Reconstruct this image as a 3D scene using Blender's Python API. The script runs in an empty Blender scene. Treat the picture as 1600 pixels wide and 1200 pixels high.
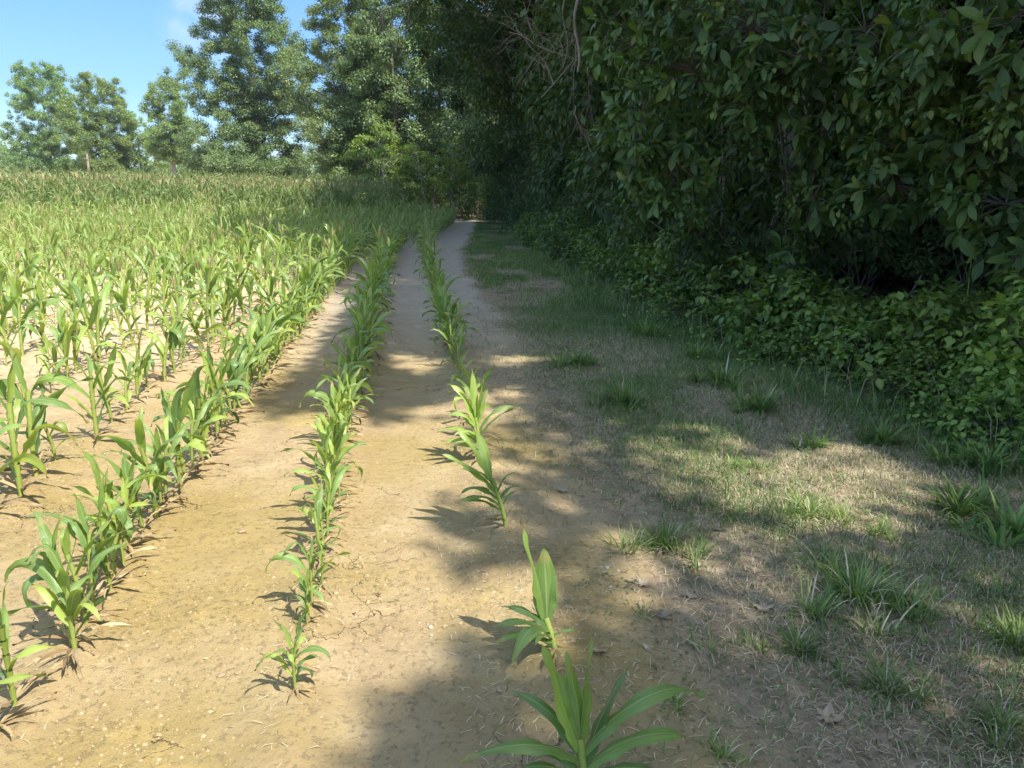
import bpy, math, random
import numpy as np
from mathutils import Vector

C = bpy.context.scene
COL = C.collection
R = math.radians
# ------------------------------------------------------------------ camera, sky, sun, exposure
F, PITCH, CAMH = 1180.0, math.atan(290/1180.0), 1.40
cam_d = bpy.data.cameras.new("camera")
cam = bpy.data.objects.new("camera", cam_d); COL.objects.link(cam)
cam.location = (0, 0, CAMH); cam.rotation_euler = (R(90) - PITCH, 0, 0)
cam_d.sensor_width = 36; cam_d.lens = F/1600*36; cam_d.clip_start = 0.05; cam_d.clip_end = 3000
C.camera = cam
SUN_EL = R(55); SX, SY = 0.72, -0.694            # horizontal direction towards the sun
SUNK = 1/math.tan(SUN_EL)
sl = bpy.data.lights.new("sun", 'SUN'); sl.energy = 2.5; sl.angle = R(0.55); sl.color = (1, .94, .84)
so = bpy.data.objects.new("sun", sl); COL.objects.link(so)
sdir = Vector((SX*math.cos(SUN_EL), SY*math.cos(SUN_EL), math.sin(SUN_EL)))
so.rotation_euler = sdir.to_track_quat('Z', 'Y').to_euler(); so.location = (30, -25, 60)
w = bpy.data.worlds.new("World"); C.world = w; w.use_nodes = True
nt = w.node_tree; N = nt.nodes; L = nt.links
bg = N['Background']
sky = N.new('ShaderNodeTexSky'); sky.sky_type = 'NISHITA'; sky.sun_disc = False
sky.sun_elevation = SUN_EL; sky.sun_rotation = math.atan2(SX, SY)
sky.air_density = 1.15; sky.dust_density = 0.6; sky.ozone_density = 2.2
tc = N.new('ShaderNodeTexCoord')
# one small faint cloud low in the west
dotn = N.new('ShaderNodeVectorMath'); dotn.operation = 'DISTANCE'
cd = Vector(((322-800)/F, math.cos(PITCH) + (600-42)/F*math.sin(PITCH), -math.sin(PITCH) + (600-42)/F*math.cos(PITCH))).normalized()
dotn.inputs[1].default_value = cd
nz = N.new('ShaderNodeTexNoise'); nz.inputs['Scale'].default_value = 22; nz.inputs['Detail'].default_value = 6
L.new(tc.outputs['Generated'], dotn.inputs[0]); L.new(tc.outputs['Generated'], nz.inputs['Vector'])
mr = N.new('ShaderNodeMapRange'); mr.inputs['From Min'].default_value = 0.0; mr.inputs['From Max'].default_value = 0.055
mr.inputs['To Min'].default_value = 0.95; mr.inputs['To Max'].default_value = 0.0
L.new(dotn.outputs['Value'], mr.inputs['Value'])
mm = N.new('ShaderNodeMath'); mm.operation = 'MULTIPLY'; mm.use_clamp = True
mr2 = N.new('ShaderNodeMapRange'); mr2.inputs['From Min'].default_value = .35; mr2.inputs['From Max'].default_value = .7
L.new(nz.outputs['Fac'], mr2.inputs['Value']); L.new(mr.outputs[0], mm.inputs[0]); L.new(mr2.outputs[0], mm.inputs[1])
# clear late-summer sky: a deeper blue low down than the sky model's bright horizon
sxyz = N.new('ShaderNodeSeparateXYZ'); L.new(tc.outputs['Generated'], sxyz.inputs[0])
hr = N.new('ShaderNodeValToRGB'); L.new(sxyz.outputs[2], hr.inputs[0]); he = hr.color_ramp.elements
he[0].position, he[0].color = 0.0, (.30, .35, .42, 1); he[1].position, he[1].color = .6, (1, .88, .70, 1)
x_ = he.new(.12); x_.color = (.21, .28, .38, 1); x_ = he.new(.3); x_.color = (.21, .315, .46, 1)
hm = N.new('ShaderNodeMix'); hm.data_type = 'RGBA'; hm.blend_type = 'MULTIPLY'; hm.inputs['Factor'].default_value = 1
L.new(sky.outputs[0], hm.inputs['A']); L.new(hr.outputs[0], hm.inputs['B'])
mx = N.new('ShaderNodeMix'); mx.data_type = 'RGBA'; mx.inputs['B'].default_value = (2.1, 2.2, 2.35, 1)
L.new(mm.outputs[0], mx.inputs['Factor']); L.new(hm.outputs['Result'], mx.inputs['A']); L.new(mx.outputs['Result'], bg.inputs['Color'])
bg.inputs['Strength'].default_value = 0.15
C.view_settings.view_transform = 'Standard'; C.view_settings.look = 'None'
C.view_settings.gamma = 1; C.view_settings.exposure = 1.85
cy = C.cycles
cy.max_bounces = 6; cy.diffuse_bounces = 3; cy.glossy_bounces = 2; cy.transmission_bounces = 4; cy.transparent_max_bounces = 4
cy.caustics_reflective = False; cy.caustics_refractive = False; cy.use_denoising = True
cy.sample_clamp_indirect = 4

rng = np.random.default_rng(7); random.seed(7)

# ------------------------------------------------------------------ geometry helpers
def G(px, py, h=CAMH):
    """pixel of the 1600 px photograph -> point on level ground"""
    X = (px-800)/F; Y = (600-py)/F
    fw = math.cos(PITCH) + Y*math.sin(PITCH); up = -math.sin(PITCH) + Y*math.cos(PITCH)
    t = h/(-up)
    return (X*t, fw*t)
def proj(x, y, z):
    d = y*math.cos(PITCH) - (z-CAMH)*math.sin(PITCH)
    u = y*math.sin(PITCH) + (z-CAMH)*math.cos(PITCH)
    d = np.maximum(d, .01)
    return 800 + F*x/d, 600 - F*u/d
def ray(px, py, y):
    """point at forward distance y on the ray through a pixel"""
    X = (px-800)/F; Y = (600-py)/F
    fw = math.cos(PITCH) + Y*math.sin(PITCH); up = -math.sin(PITCH) + Y*math.cos(PITCH)
    return (X*y/fw, y, CAMH + up*y/fw)
def sstep(a, b, x):
    t = np.clip((x-a)/(b-a), 0, 1); return t*t*(3-2*t)
def vnoise(x, y, s=0):
    x = np.asarray(x, float); y = np.asarray(y, float)
    xi = np.floor(x).astype(np.int64); yi = np.floor(y).astype(np.int64)
    fx = x-xi; fy = y-yi; fx = fx*fx*(3-2*fx); fy = fy*fy*(3-2*fy)
    def h(a, b):
        n = (a*374761393 + b*668265263 + s*974634777) & 0xffffffff
        n = ((n ^ (n >> 13))*1274126177) & 0xffffffff
        return ((n ^ (n >> 16)) & 0xffff)/65535.0
    return (h(xi, yi)*(1-fx)+h(xi+1, yi)*fx)*(1-fy) + (h(xi, yi+1)*(1-fx)+h(xi+1, yi+1)*fx)*fy
def fbm(x, y, s=0, o=4):
    v = 0; a = .5
    for i in range(o):
        v = v + a*vnoise(x*2**i, y*2**i, s+i*17); a *= .5
    return v
def inpoly(x, y, P):
    x = np.asarray(x, float); y = np.asarray(y, float); r = np.zeros(x.shape, bool)
    n = len(P)
    for i in range(n):
        x0, y0 = P[i]; x1, y1 = P[(i+1) % n]
        if y0 == y1: continue
        c = ((y0 > y) != (y1 > y)) & (x < (x1-x0)*(y-y0)/(y1-y0)+x0)
        r ^= c
    return r

# row beside the path, and the foot of the wood, as x of y
_rb = [(-2, .72)] + [(G(a, b)[1], G(a, b)[0]) for a, b in ((905, 1200), (857, 1010), (790, 828), (748, 715), (715, 600), (688, 500), (664, 410))] \
      + [(24, -2.62), (34, -3.0), (44, -3.35), (60, -3.9), (80, -4.4)]
RBY = np.array([a for a, b in _rb]); RBX = np.array([b for a, b in _rb])
def rowx(y): return np.interp(y, RBY, RBX)
_ed = [(-20, 4.6), (0, 3.9), (3, 3.45)] + [(G(a, b)[1], G(a, b)[0]) for a, b in ((1600, 690), (1400, 625), (1200, 560), (1000, 480), (900, 425), (830, 380))] + [(36, -.9), (46, -1.9), (70, -4.5)]
EDY = np.array([a for a, b in _ed]); EDX = np.array([b for a, b in _ed])
def edgex(y): return np.interp(y, EDY, EDX)
def terr(x, y):
    x = np.asarray(x, float); y = np.asarray(y, float)
    h = .5*sstep(10, 48, y)*sstep(2, 24, -x)
    h = h + .25*sstep(1.0, 6, x-edgex(y)) + 1.2*sstep(60, 140, y)*sstep(10, 60, -x)
    return h

def mesh(name, V, Q, mats, uv=None, rnd=None, mi=None, smooth=True):
    V = np.ascontiguousarray(V, np.float32); Q = np.ascontiguousarray(Q, np.int32)
    me = bpy.data.meshes.new(name)
    k = Q.shape[1]
    me.vertices.add(len(V)); me.vertices.foreach_set('co', V.ravel())
    me.loops.add(Q.size); me.loops.foreach_set('vertex_index', Q.ravel())
    me.polygons.add(len(Q)); me.polygons.foreach_set('loop_start', np.arange(0, Q.size, k, dtype=np.int32))
    if mi is not None: me.polygons.foreach_set('material_index', np.ascontiguousarray(mi, np.int32))
    if smooth: me.polygons.foreach_set('use_smooth', np.ones(len(Q), bool))
    for m in (mats if isinstance(mats, (list, tuple)) else [mats]): me.materials.append(m)
    if uv is not None:
        l = me.uv_layers.new(name='UVMap'); l.data.foreach_set('uv', np.ascontiguousarray(uv[Q.ravel()], np.float32).ravel())
    if rnd is not None:
        a = me.attributes.new('rnd', 'FLOAT', 'POINT'); a.data.foreach_set('value', np.ascontiguousarray(rnd, np.float32))
    me.update(calc_edges=True)
    return me
class Acc:
    """collects pieces for one mesh"""
    def __init__(s): s.V = []; s.Q = []; s.U = []; s.R = []; s.M = []; s.n = 0
    def add(s, V, Q, U=None, r=0.5, m=0):
        V = np.asarray(V, float); Q = np.asarray(Q, int)
        s.V.append(V); s.Q.append(Q+s.n); s.n += len(V)
        s.U.append(np.zeros((len(V), 2)) if U is None else U)
        s.R.append(np.full(len(V), r) if np.isscalar(r) else r); s.M.append(np.full(len(Q), m))
        return s
    def arr(s): return [np.concatenate(a) for a in (s.V, s.Q, s.U, s.R, s.M)]
    def mesh(s, name, mats, smooth=True):
        V, Q, U, r, M = s.arr(); return mesh(name, V, Q, mats, U, r, M, smooth)
def obj(name, me, parent=None, loc=None, rot=None, sc=None, label=None, cat=None, group=None, kind=None):
    o = bpy.data.objects.new(name, me); COL.objects.link(o)
    if parent: o.parent = parent
    if loc is not None: o.location = loc
    if rot is not None: o.rotation_euler = rot if hasattr(rot, '__len__') else (0, 0, rot)
    if sc is not None: o.scale = sc if hasattr(sc, '__len__') else (sc, sc, sc)
    if label: o['label'] = label
    if cat: o['category'] = cat
    if group: o['group'] = group
    if kind: o['kind'] = kind
    return o
def tube(P, rad, sides=6, cap=True):
    P = np.asarray(P, float); n = len(P); rad = np.broadcast_to(np.asarray(rad, float), (n,))
    T = np.gradient(P, axis=0); T /= np.linalg.norm(T, axis=1)[:, None]+1e-9
    ref = np.array([1, 0, 0.]) if abs(T[0][2]) > .8 else np.array([0, 0, 1.])
    A = np.cross(T, ref); A /= np.linalg.norm(A, axis=1)[:, None]+1e-9
    B = np.cross(T, A)
    th = np.arange(sides)*2*math.pi/sides
    V = (P[:, None] + rad[:, None, None]*(np.cos(th)[None, :, None]*A[:, None] + np.sin(th)[None, :, None]*B[:, None])).reshape(-1, 3)
    i = np.arange(n-1)[:, None]*sides; j = np.arange(sides)[None]; k = (j+1) % sides
    Q = np.stack([i+j, i+k, i+sides+k, i+sides+j], -1).reshape(-1, 4)
    U = np.stack([np.tile(np.arange(sides)/sides, n), np.repeat(np.linspace(0, 1, n), sides)], -1)
    return V, Q, U
# leaf templates: blade lies along +Y, face up +Z.  returns V,Q,U
def leaf_tmpl(nl, na, length, width, fold=.25, curl=.25, shape='ovate'):
    s = np.linspace(0, 1, nl+1); u = np.linspace(-1, 1, na+1)
    if shape == 'ovate': wd = np.sin(np.pi*np.clip(s, 0, 1)**.8)**.8
    elif shape == 'obovate': wd = np.sin(np.pi*s**1.35)**.85
    elif shape == 'lance': wd = np.sin(np.pi*s**.7)**.9
    wd = np.maximum(wd, .03)*width*.5
    X = u[None]*wd[:, None]; Y = np.repeat((s*length)[:, None], na+1, 1)
    Z = np.abs(X)*fold - (s**2*length*curl)[:, None] + 0*X
    V = np.stack([X, Y, Z], -1).reshape(-1, 3)
    i = np.arange(nl)[:, None]*(na+1); j = np.arange(na)[None]
    Q = np.stack([i+j, i+j+1, i+na+2+j, i+na+1+j], -1).reshape(-1, 4)
    U = np.stack([np.tile((u+1)/2, nl+1), np.repeat(s, na+1)], -1)
    return V, Q, U
def frames(D, Nrm):
    """rotation matrices taking +Y to D and +Z near Nrm"""
    D = D/(np.linalg.norm(D, axis=1)[:, None]+1e-9)
    X = np.cross(D, Nrm); X /= np.linalg.norm(X, axis=1)[:, None]+1e-9
    Z = np.cross(X, D)
    return np.stack([X, D, Z], -1)
def scatter(tm, P, M, S, rnd):
    V, Q, U = tm; K = len(V); n = len(P)
    VV = (np.einsum('nij,kj->nki', M, V)*np.asarray(S)[:, None, None] + P[:, None]).reshape(-1, 3)
    QQ = (Q[None] + (np.arange(n)*K)[:, None, None]).reshape(-1, Q.shape[1])
    return VV, QQ, np.tile(U, (n, 1)), np.repeat(rnd, K)

# ------------------------------------------------------------------ materials
def newmat(name):
    m = bpy.data.materials.new(name); m.use_nodes = True
    return m, m.node_tree.nodes, m.node_tree.links, m.node_tree.nodes['Principled BSDF'], m.node_tree.nodes['Material Output']
def ramp(Nn, stops):
    r = Nn.new('ShaderNodeValToRGB'); e = r.color_ramp.elements
    e[0].position, e[0].color = stops[0][0], (*stops[0][1], 1)
    e[1].position, e[1].color = stops[-1][0], (*stops[-1][1], 1)
    for p, c in stops[1:-1]:
        x = e.new(p); x.color = (*c, 1)
    return r
def mixc(Nn, Ln, fac, a, b, mode='MIX'):
    m = Nn.new('ShaderNodeMix'); m.data_type = 'RGBA'; m.blend_type = mode
    for s, v in (('Factor', fac), ('A', a), ('B', b)):
        if isinstance(v, (int, float)): m.inputs[s].default_value = v
        elif isinstance(v, tuple): m.inputs[s].default_value = (*v, 1)
        else: Ln.new(v, m.inputs[s])
    return m.outputs['Result']
def leafmat(name, cols, trans=.35, tcol=(1.3, 1.5, .7), rough=.5, spec=.35, corn=False, objvar=.25):
    m, Nn, Ln, P, O = newmat(name)
    at = Nn.new('ShaderNodeAttribute'); at.attribute_name = 'rnd'
    n = len(cols)
    rp = ramp(Nn, [(i/(n-1), c) for i, c in enumerate(cols)]); Ln.new(at.outputs['Fac'], rp.inputs[0])
    c = rp.outputs[0]
    oi = Nn.new('ShaderNodeObjectInfo')
    mr_ = Nn.new('ShaderNodeMapRange'); mr_.inputs['To Min'].default_value = 1-objvar; mr_.inputs['To Max'].default_value = 1+objvar
    Ln.new(oi.outputs['Random'], mr_.inputs[0])
    c = mixc(Nn, Ln, 1.0, c, mr_.outputs[0], 'MULTIPLY')
    uv = Nn.new('ShaderNodeUVMap'); sx = Nn.new('ShaderNodeSeparateXYZ'); Ln.new(uv.outputs[0], sx.inputs[0])
    ab = Nn.new('ShaderNodeMath'); ab.operation = 'SUBTRACT'; ab.inputs[1].default_value = .5; Ln.new(sx.outputs[0], ab.inputs[0])
    ab2 = Nn.new('ShaderNodeMath'); ab2.operation = 'ABSOLUTE'; Ln.new(ab.outputs[0], ab2.inputs[0])
    mid = Nn.new('ShaderNodeMapRange'); mid.inputs['From Min'].default_value = .015; mid.inputs['From Max'].default_value = .05 if corn else .09
    mid.inputs['To Min'].default_value = .75 if corn else .35; mid.inputs['To Max'].default_value = 0
    Ln.new(ab2.outputs[0], mid.inputs[0])
    if corn:
        # long parallel veins, blotches, drying tips
        mp = Nn.new('ShaderNodeMapping'); mp.inputs['Scale'].default_value = (26, 1.2, 1); Ln.new(uv.outputs[0], mp.inputs[0])
        ns = Nn.new('ShaderNodeTexNoise'); ns.inputs['Scale'].default_value = 1.5; ns.inputs['Detail'].default_value = 3; Ln.new(mp.outputs[0], ns.inputs[0])
        rr = Nn.new('ShaderNodeMapRange'); rr.inputs['From Min'].default_value = .3; rr.inputs['From Max'].default_value = .7
        rr.inputs['To Min'].default_value = .72; rr.inputs['To Max'].default_value = 1.25; Ln.new(ns.outputs['Fac'], rr.inputs[0])
        c = mixc(Nn, Ln, 1.0, c, rr.outputs[0], 'MULTIPLY')
        tco = Nn.new('ShaderNodeTexCoord'); n2 = Nn.new('ShaderNodeTexNoise'); n2.inputs['Scale'].default_value = 14; n2.inputs['Detail'].default_value = 4
        Ln.new(tco.outputs['Object'], n2.inputs[0])
        ad = Nn.new('ShaderNodeMath'); ad.operation = 'ADD'; Ln.new(sx.outputs[1], ad.inputs[0]); Ln.new(n2.outputs['Fac'], ad.inputs[1])
        dr = Nn.new('ShaderNodeMapRange'); dr.inputs['From Min'].default_value = 1.37; dr.inputs['From Max'].default_value = 1.52; dr.inputs['To Max'].default_value = .8
        Ln.new(ad.outputs[0], dr.inputs[0])
        c = mixc(Nn, Ln, mid.outputs[0], c, (.36, .45, .20))
        c = mixc(Nn, Ln, dr.outputs[0], c, (.38, .29, .13))
        bp = Nn.new('ShaderNodeBump'); bp.inputs['Strength'].default_value = .25; bp.inputs['Distance'].default_value = .004
        Ln.new(ns.outputs['Fac'], bp.inputs['Height']); Ln.new(bp.outputs[0], P.inputs['Normal'])
    else:
        c = mixc(Nn, Ln, mid.outputs[0], c, mixc(Nn, Ln, 1.0, c, (1.7, 1.6, 1.6), 'MULTIPLY'))
    Ln.new(c, P.inputs['Base Color']); P.inputs['Roughness'].default_value = rough; P.inputs['Specular IOR Level'].default_value = spec
    tr = Nn.new('ShaderNodeBsdfTranslucent'); Ln.new(mixc(Nn, Ln, 1.0, c, tcol, 'MULTIPLY'), tr.inputs[0])
    ms = Nn.new('ShaderNodeMixShader'); ms.inputs[0].default_value = trans
    Ln.new(P.outputs[0], ms.inputs[1]); Ln.new(tr.outputs[0], ms.inputs[2]); Ln.new(ms.outputs[0], O.inputs[0])
    return m
def plainmat(name, a, b, scale=20, rough=.8, bump=.3, stretch=(1, 1, 1), spec=.2):
    m, Nn, Ln, P, O = newmat(name)
    t = Nn.new('ShaderNodeTexCoord'); mp = Nn.new('ShaderNodeMapping'); mp.inputs['Scale'].default_value = stretch
    Ln.new(t.outputs['Object'], mp.inputs[0])
    n = Nn.new('ShaderNodeTexNoise'); n.inputs['Scale'].default_value = scale; n.inputs['Detail'].default_value = 6; n.inputs['Roughness'].default_value = .65
    Ln.new(mp.outputs[0], n.inputs[0])
    rp = ramp(Nn, [(.3, a), (.7, b)]); Ln.new(n.outputs['Fac'], rp.inputs[0]); Ln.new(rp.outputs[0], P.inputs['Base Color'])
    P.inputs['Roughness'].default_value = rough; P.inputs['Specular IOR Level'].default_value = spec
    bp = Nn.new('ShaderNodeBump'); bp.inputs['Strength'].default_value = bump; bp.inputs['Distance'].default_value = .02
    Ln.new(n.outputs['Fac'], bp.inputs['Height']); Ln.new(bp.outputs[0], P.inputs['Normal'])
    return m
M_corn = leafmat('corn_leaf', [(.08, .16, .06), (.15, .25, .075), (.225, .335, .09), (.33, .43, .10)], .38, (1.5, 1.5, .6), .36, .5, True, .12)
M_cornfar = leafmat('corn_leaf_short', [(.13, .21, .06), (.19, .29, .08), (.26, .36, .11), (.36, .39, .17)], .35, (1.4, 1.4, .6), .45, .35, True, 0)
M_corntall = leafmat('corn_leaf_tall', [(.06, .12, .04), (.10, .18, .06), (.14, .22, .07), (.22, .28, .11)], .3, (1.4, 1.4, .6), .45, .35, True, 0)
M_dead = leafmat('dead_corn_leaf', [(.20, .13, .07), (.36, .26, .14), (.45, .36, .22)], .2, (1.2, 1.1, .8), .8, .1, False, .2)
M_stalk = plainmat('corn_stalk', (.20, .27, .05), (.38, .42, .12), 8, .5, .1, (1, 1, .15))
M_tassel = leafmat('tassel', [(.33, .30, .14), (.42, .38, .19), (.50, .44, .25)], .2, (1.2, 1, .8), .8, .1, False, 0)
M_bark = plainmat('bark', (.06, .05, .04), (.19, .16, .13), 6, .95, .9, (1, 1, .25))
M_bark_pale = plainmat('pale_bark', (.16, .14, .12), (.36, .32, .27), 7, .95, .6, (1, 1, .25))
M_twig = plainmat('dead_twig', (.13, .11, .09), (.30, .26, .21), 25, .95, .4)
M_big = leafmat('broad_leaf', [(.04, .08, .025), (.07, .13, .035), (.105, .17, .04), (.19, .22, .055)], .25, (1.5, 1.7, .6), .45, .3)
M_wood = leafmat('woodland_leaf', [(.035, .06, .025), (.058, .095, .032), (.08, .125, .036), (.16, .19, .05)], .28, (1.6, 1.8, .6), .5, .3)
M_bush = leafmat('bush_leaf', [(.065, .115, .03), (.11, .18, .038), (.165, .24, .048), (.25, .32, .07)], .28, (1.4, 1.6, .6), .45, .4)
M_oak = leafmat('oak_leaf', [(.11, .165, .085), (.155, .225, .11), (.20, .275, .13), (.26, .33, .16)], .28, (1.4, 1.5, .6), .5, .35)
M_poplar = leafmat('poplar_leaf', [(.13, .21, .11), (.18, .28, .12), (.235, .345, .14), (.34, .42, .15)], .3, (1.4, 1.4, .6), .45, .4)
M_sap = leafmat('sapling_leaf', [(.09, .14, .04), (.14, .21, .05), (.20, .28, .06), (.28, .36, .07)], .35, (1.5, 1.5, .6), .5, .35)
M_grass = leafmat('grass_blade', [(.06, .12, .045), (.10, .18, .06), (.15, .24, .07), (.24, .32, .09)], .3, (1.3, 1.4, .6), .55, .3, False, .15)
M_dry = leafmat('dry_grass_blade', [(.27, .21, .13), (.40, .33, .21), (.51, .44, .30), (.60, .54, .40)], .2, (1.1, 1.05, .9), .8, .15)
M_weed = leafmat('weed_leaf', [(.11, .14, .06), (.16, .19, .085), (.22, .25, .11)], .25, (1.2, 1.3, .7), .6, .25)
M_fallen = leafmat('fallen_leaf', [(.20, .145, .095), (.31, .24, .165), (.42, .35, .26)], .15, (1.1, 1, .9), .8, .15)
M_petal, *_ = newmat('white_petal'); _[2].inputs['Base Color'].default_value = (.8, .8, .76, 1)
M_yolk, *_ = newmat('flower_centre'); _[2].inputs['Base Color'].default_value = (.6, .42, .08, 1)
M_pole = plainmat('weathered_pole', (.2, .17, .14), (.36, .32, .27), 5, .9, .3)

def groundmat():
    m, Nn, Ln, P, O = newmat('soil')
    g = Nn.new('ShaderNodeNewGeometry'); pos = g.outputs['Position']
    def noise(sc, det=5, ro=.6, st=None, off=(0, 0, 0)):
        n = Nn.new('ShaderNodeTexNoise'); n.inputs['Scale'].default_value = sc; n.inputs['Detail'].default_value = det; n.inputs['Roughness'].default_value = ro
        mp = Nn.new('ShaderNodeMapping'); mp.inputs['Location'].default_value = off
        if st: mp.inputs['Scale'].default_value = st
        Ln.new(pos, mp.inputs[0]); Ln.new(mp.outputs[0], n.inputs[0])
        return n.outputs['Fac']
    def rng_(v, a, b, c=0, d=1):
        r = Nn.new('ShaderNodeMapRange'); r.inputs['From Min'].default_value = a; r.inputs['From Max'].default_value = b
        r.inputs['To Min'].default_value = c; r.inputs['To Max'].default_value = d; Ln.new(v, r.inputs[0]); return r.outputs[0]
    def math_(op, a, b):
        r = Nn.new('ShaderNodeMath'); r.operation = op
        for i, v in enumerate((a, b)):
            if isinstance(v, (int, float)): r.inputs[i].default_value = v
            else: Ln.new(v, r.inputs[i])
        return r.outputs[0]
    def attr(nm):
        a = Nn.new('ShaderNodeAttribute'); a.attribute_name = nm; return a.outputs['Fac']
    verge, far, path = attr('verge'), attr('far'), attr('path')
    base = ramp(Nn, [(.25, (.275, .20, .112)), (.5, (.37, .28, .16)), (.75, (.45, .355, .215))]); Ln.new(noise(3.2, 8, .65), base.inputs[0])
    c = base.outputs[0]
    # olive algal film, in soft patches
    c = mixc(Nn, Ln, rng_(noise(.9, 5, .6, None, (5, 2, 0)), .42, .62, 0, .75), c, (.30, .225, .08))
    c = mixc(Nn, Ln, rng_(noise(2.3, 6, .7, None, (1, 9, 0)), .56, .70, 0, .55), c, (.46, .34, .13))
    # pale crusty crumbs
    cr = rng_(noise(38, 6, .8), .56, .66); crm = rng_(noise(1.6, 4, .6, None, (3, 3, 0)), .42, .58, .0, .5)
    c = mixc(Nn, Ln, math_('MULTIPLY', cr, crm), c, (.54, .42, .275))
    dk = rng_(noise(55, 5, .8, None, (8, 0, 0)), .60, .68)
    c = mixc(Nn, Ln, math_('MULTIPLY', dk, .45), c, (.16, .105, .06))
    # far field bleached, path greyer
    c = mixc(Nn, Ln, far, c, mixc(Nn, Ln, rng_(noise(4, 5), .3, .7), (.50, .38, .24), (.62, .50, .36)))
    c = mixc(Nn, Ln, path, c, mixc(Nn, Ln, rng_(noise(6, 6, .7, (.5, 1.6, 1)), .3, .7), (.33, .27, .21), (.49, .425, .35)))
    # verge: darker litter-strewn earth, dark moss
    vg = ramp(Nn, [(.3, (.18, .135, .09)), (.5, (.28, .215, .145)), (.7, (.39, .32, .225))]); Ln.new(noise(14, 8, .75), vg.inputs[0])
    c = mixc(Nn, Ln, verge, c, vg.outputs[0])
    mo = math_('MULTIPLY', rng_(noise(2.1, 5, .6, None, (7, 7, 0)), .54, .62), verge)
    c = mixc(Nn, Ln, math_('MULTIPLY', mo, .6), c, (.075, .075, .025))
    # cracks
    v = Nn.new('ShaderNodeTexVoronoi'); v.feature = 'DISTANCE_TO_EDGE'; v.inputs['Scale'].default_value = 3.0
    nv = Nn.new('ShaderNodeTexNoise'); nv.inputs['Scale'].default_value = 9; nv.inputs['Detail'].default_value = 5; Ln.new(pos, nv.inputs[0])
    vm = Nn.new('ShaderNodeVectorMath'); vm.operation = 'MULTIPLY_ADD'; vm.inputs[1].default_value = (.22, .22, .22); Ln.new(nv.outputs['Color'], vm.inputs[0]); Ln.new(pos, vm.inputs[2])
    Ln.new(vm.outputs[0], v.inputs['Vector'])
    ck = math_('MULTIPLY', rng_(v.outputs['Distance'], .001, .006, 1, 0), rng_(noise(1.7, 3, .5, None, (2, 6, 0)), .57, .62))
    c = mixc(Nn, Ln, math_('MULTIPLY', ck, .8), c, (.10, .06, .03))
    Ln.new(c, P.inputs['Base Color']); P.inputs['Roughness'].default_value = .92; P.inputs['Specular IOR Level'].default_value = .15
    hgt = math_('ADD', math_('MULTIPLY', noise(26, 8, .75), .9), math_('MULTIPLY', cr, .25))
    hgt = math_('SUBTRACT', hgt, math_('MULTIPLY', ck, .9))
    bp = Nn.new('ShaderNodeBump'); bp.inputs['Strength'].default_value = .85; bp.inputs['Distance'].default_value = .016
    Ln.new(hgt, bp.inputs['Height']); Ln.new(bp.outputs[0], P.inputs['Normal'])
    return m
M_soil = groundmat()

# ------------------------------------------------------------------ the ground
def bare_edge(y):            # where bare soil gives way to the grassy verge
    return np.interp(y, [-3, 1.6, 2.6, 3.6, 5, 8, 14, 20, 30, 45], [.7, .62, .42, .30, .12, -.1, -.85, -1.35, -1.7, -2.2])
def axis(a0, a1, fine0, fine1, step, grow=1.09):
    v = list(np.arange(fine0, fine1, step)); s = step; x = fine1
    while x < a1: v.append(x); s *= grow; x += s
    v.append(a1); s = step*grow; x = fine0-s
    while x > a0: v.insert(0, x); s *= grow; x -= s
    v.insert(0, a0); return np.array(v)
gx = axis(-900, 900, -3.2, 4.2, .022); gy = axis(-300, 1500, 1.2, 7.5, .022, 1.03)
XX, YY = np.meshgrid(gx, gy)
ZZ = terr(XX, YY)
dz = (fbm(XX*1.3, YY*1.3, 3)-.5)*.05 + (fbm(XX*7, YY*7, 5)-.5)*.014 + (fbm(XX*38, YY*38, 9, 3)-.45)*.008
clod = fbm(XX*22, YY*22, 21, 2); cm = sstep(.48, .62, fbm(XX*1.7, YY*1.7, 30))
dz += np.where(clod > .46, (clod-.46)*.09, 0)*cm + (fbm(XX*55, YY*55, 31, 2)-.4)*.012*cm
rowd = (rowx(YY)-XX)/.767; rd = np.abs(rowd-np.round(rowd))*.767
dz += .022*np.exp(-(rd/.10)**2)*(rowd > -.3)          # soil ridged up along the rows
ZZ = ZZ + dz*sstep(60, 25, YY)
nx, ny = len(gx), len(gy)
I = (np.arange(ny-1)[:, None]*nx + np.arange(nx-1)[None])
Q = np.stack([I, I+1, I+nx+1, I+nx], -1).reshape(-1, 4)
V = np.stack([XX, YY, ZZ], -1).reshape(-1, 3)
be = bare_edge(YY) + (fbm(XX*1.2, YY*1.2, 40)-.5)*.5
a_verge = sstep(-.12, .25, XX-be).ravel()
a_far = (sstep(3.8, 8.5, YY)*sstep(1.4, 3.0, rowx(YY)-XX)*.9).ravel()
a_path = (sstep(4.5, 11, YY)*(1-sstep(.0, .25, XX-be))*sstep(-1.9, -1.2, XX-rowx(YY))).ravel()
fc = V[Q].mean(1)
is_path = (fc[:, 1] > 7) & (fc[:, 1] < 47) & (fc[:, 0] > rowx(fc[:, 1])+.22) & (fc[:, 0] < bare_edge(fc[:, 1])+.1)
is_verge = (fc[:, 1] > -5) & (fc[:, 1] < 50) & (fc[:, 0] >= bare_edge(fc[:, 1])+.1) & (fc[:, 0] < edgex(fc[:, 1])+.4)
def ground_part(name, sel):
    q = Q[sel]; u, inv = np.unique(q, return_inverse=True)
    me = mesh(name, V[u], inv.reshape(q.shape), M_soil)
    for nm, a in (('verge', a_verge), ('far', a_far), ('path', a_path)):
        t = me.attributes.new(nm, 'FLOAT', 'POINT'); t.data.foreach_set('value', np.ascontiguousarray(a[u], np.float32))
    return obj(name, me, kind='structure')
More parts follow.
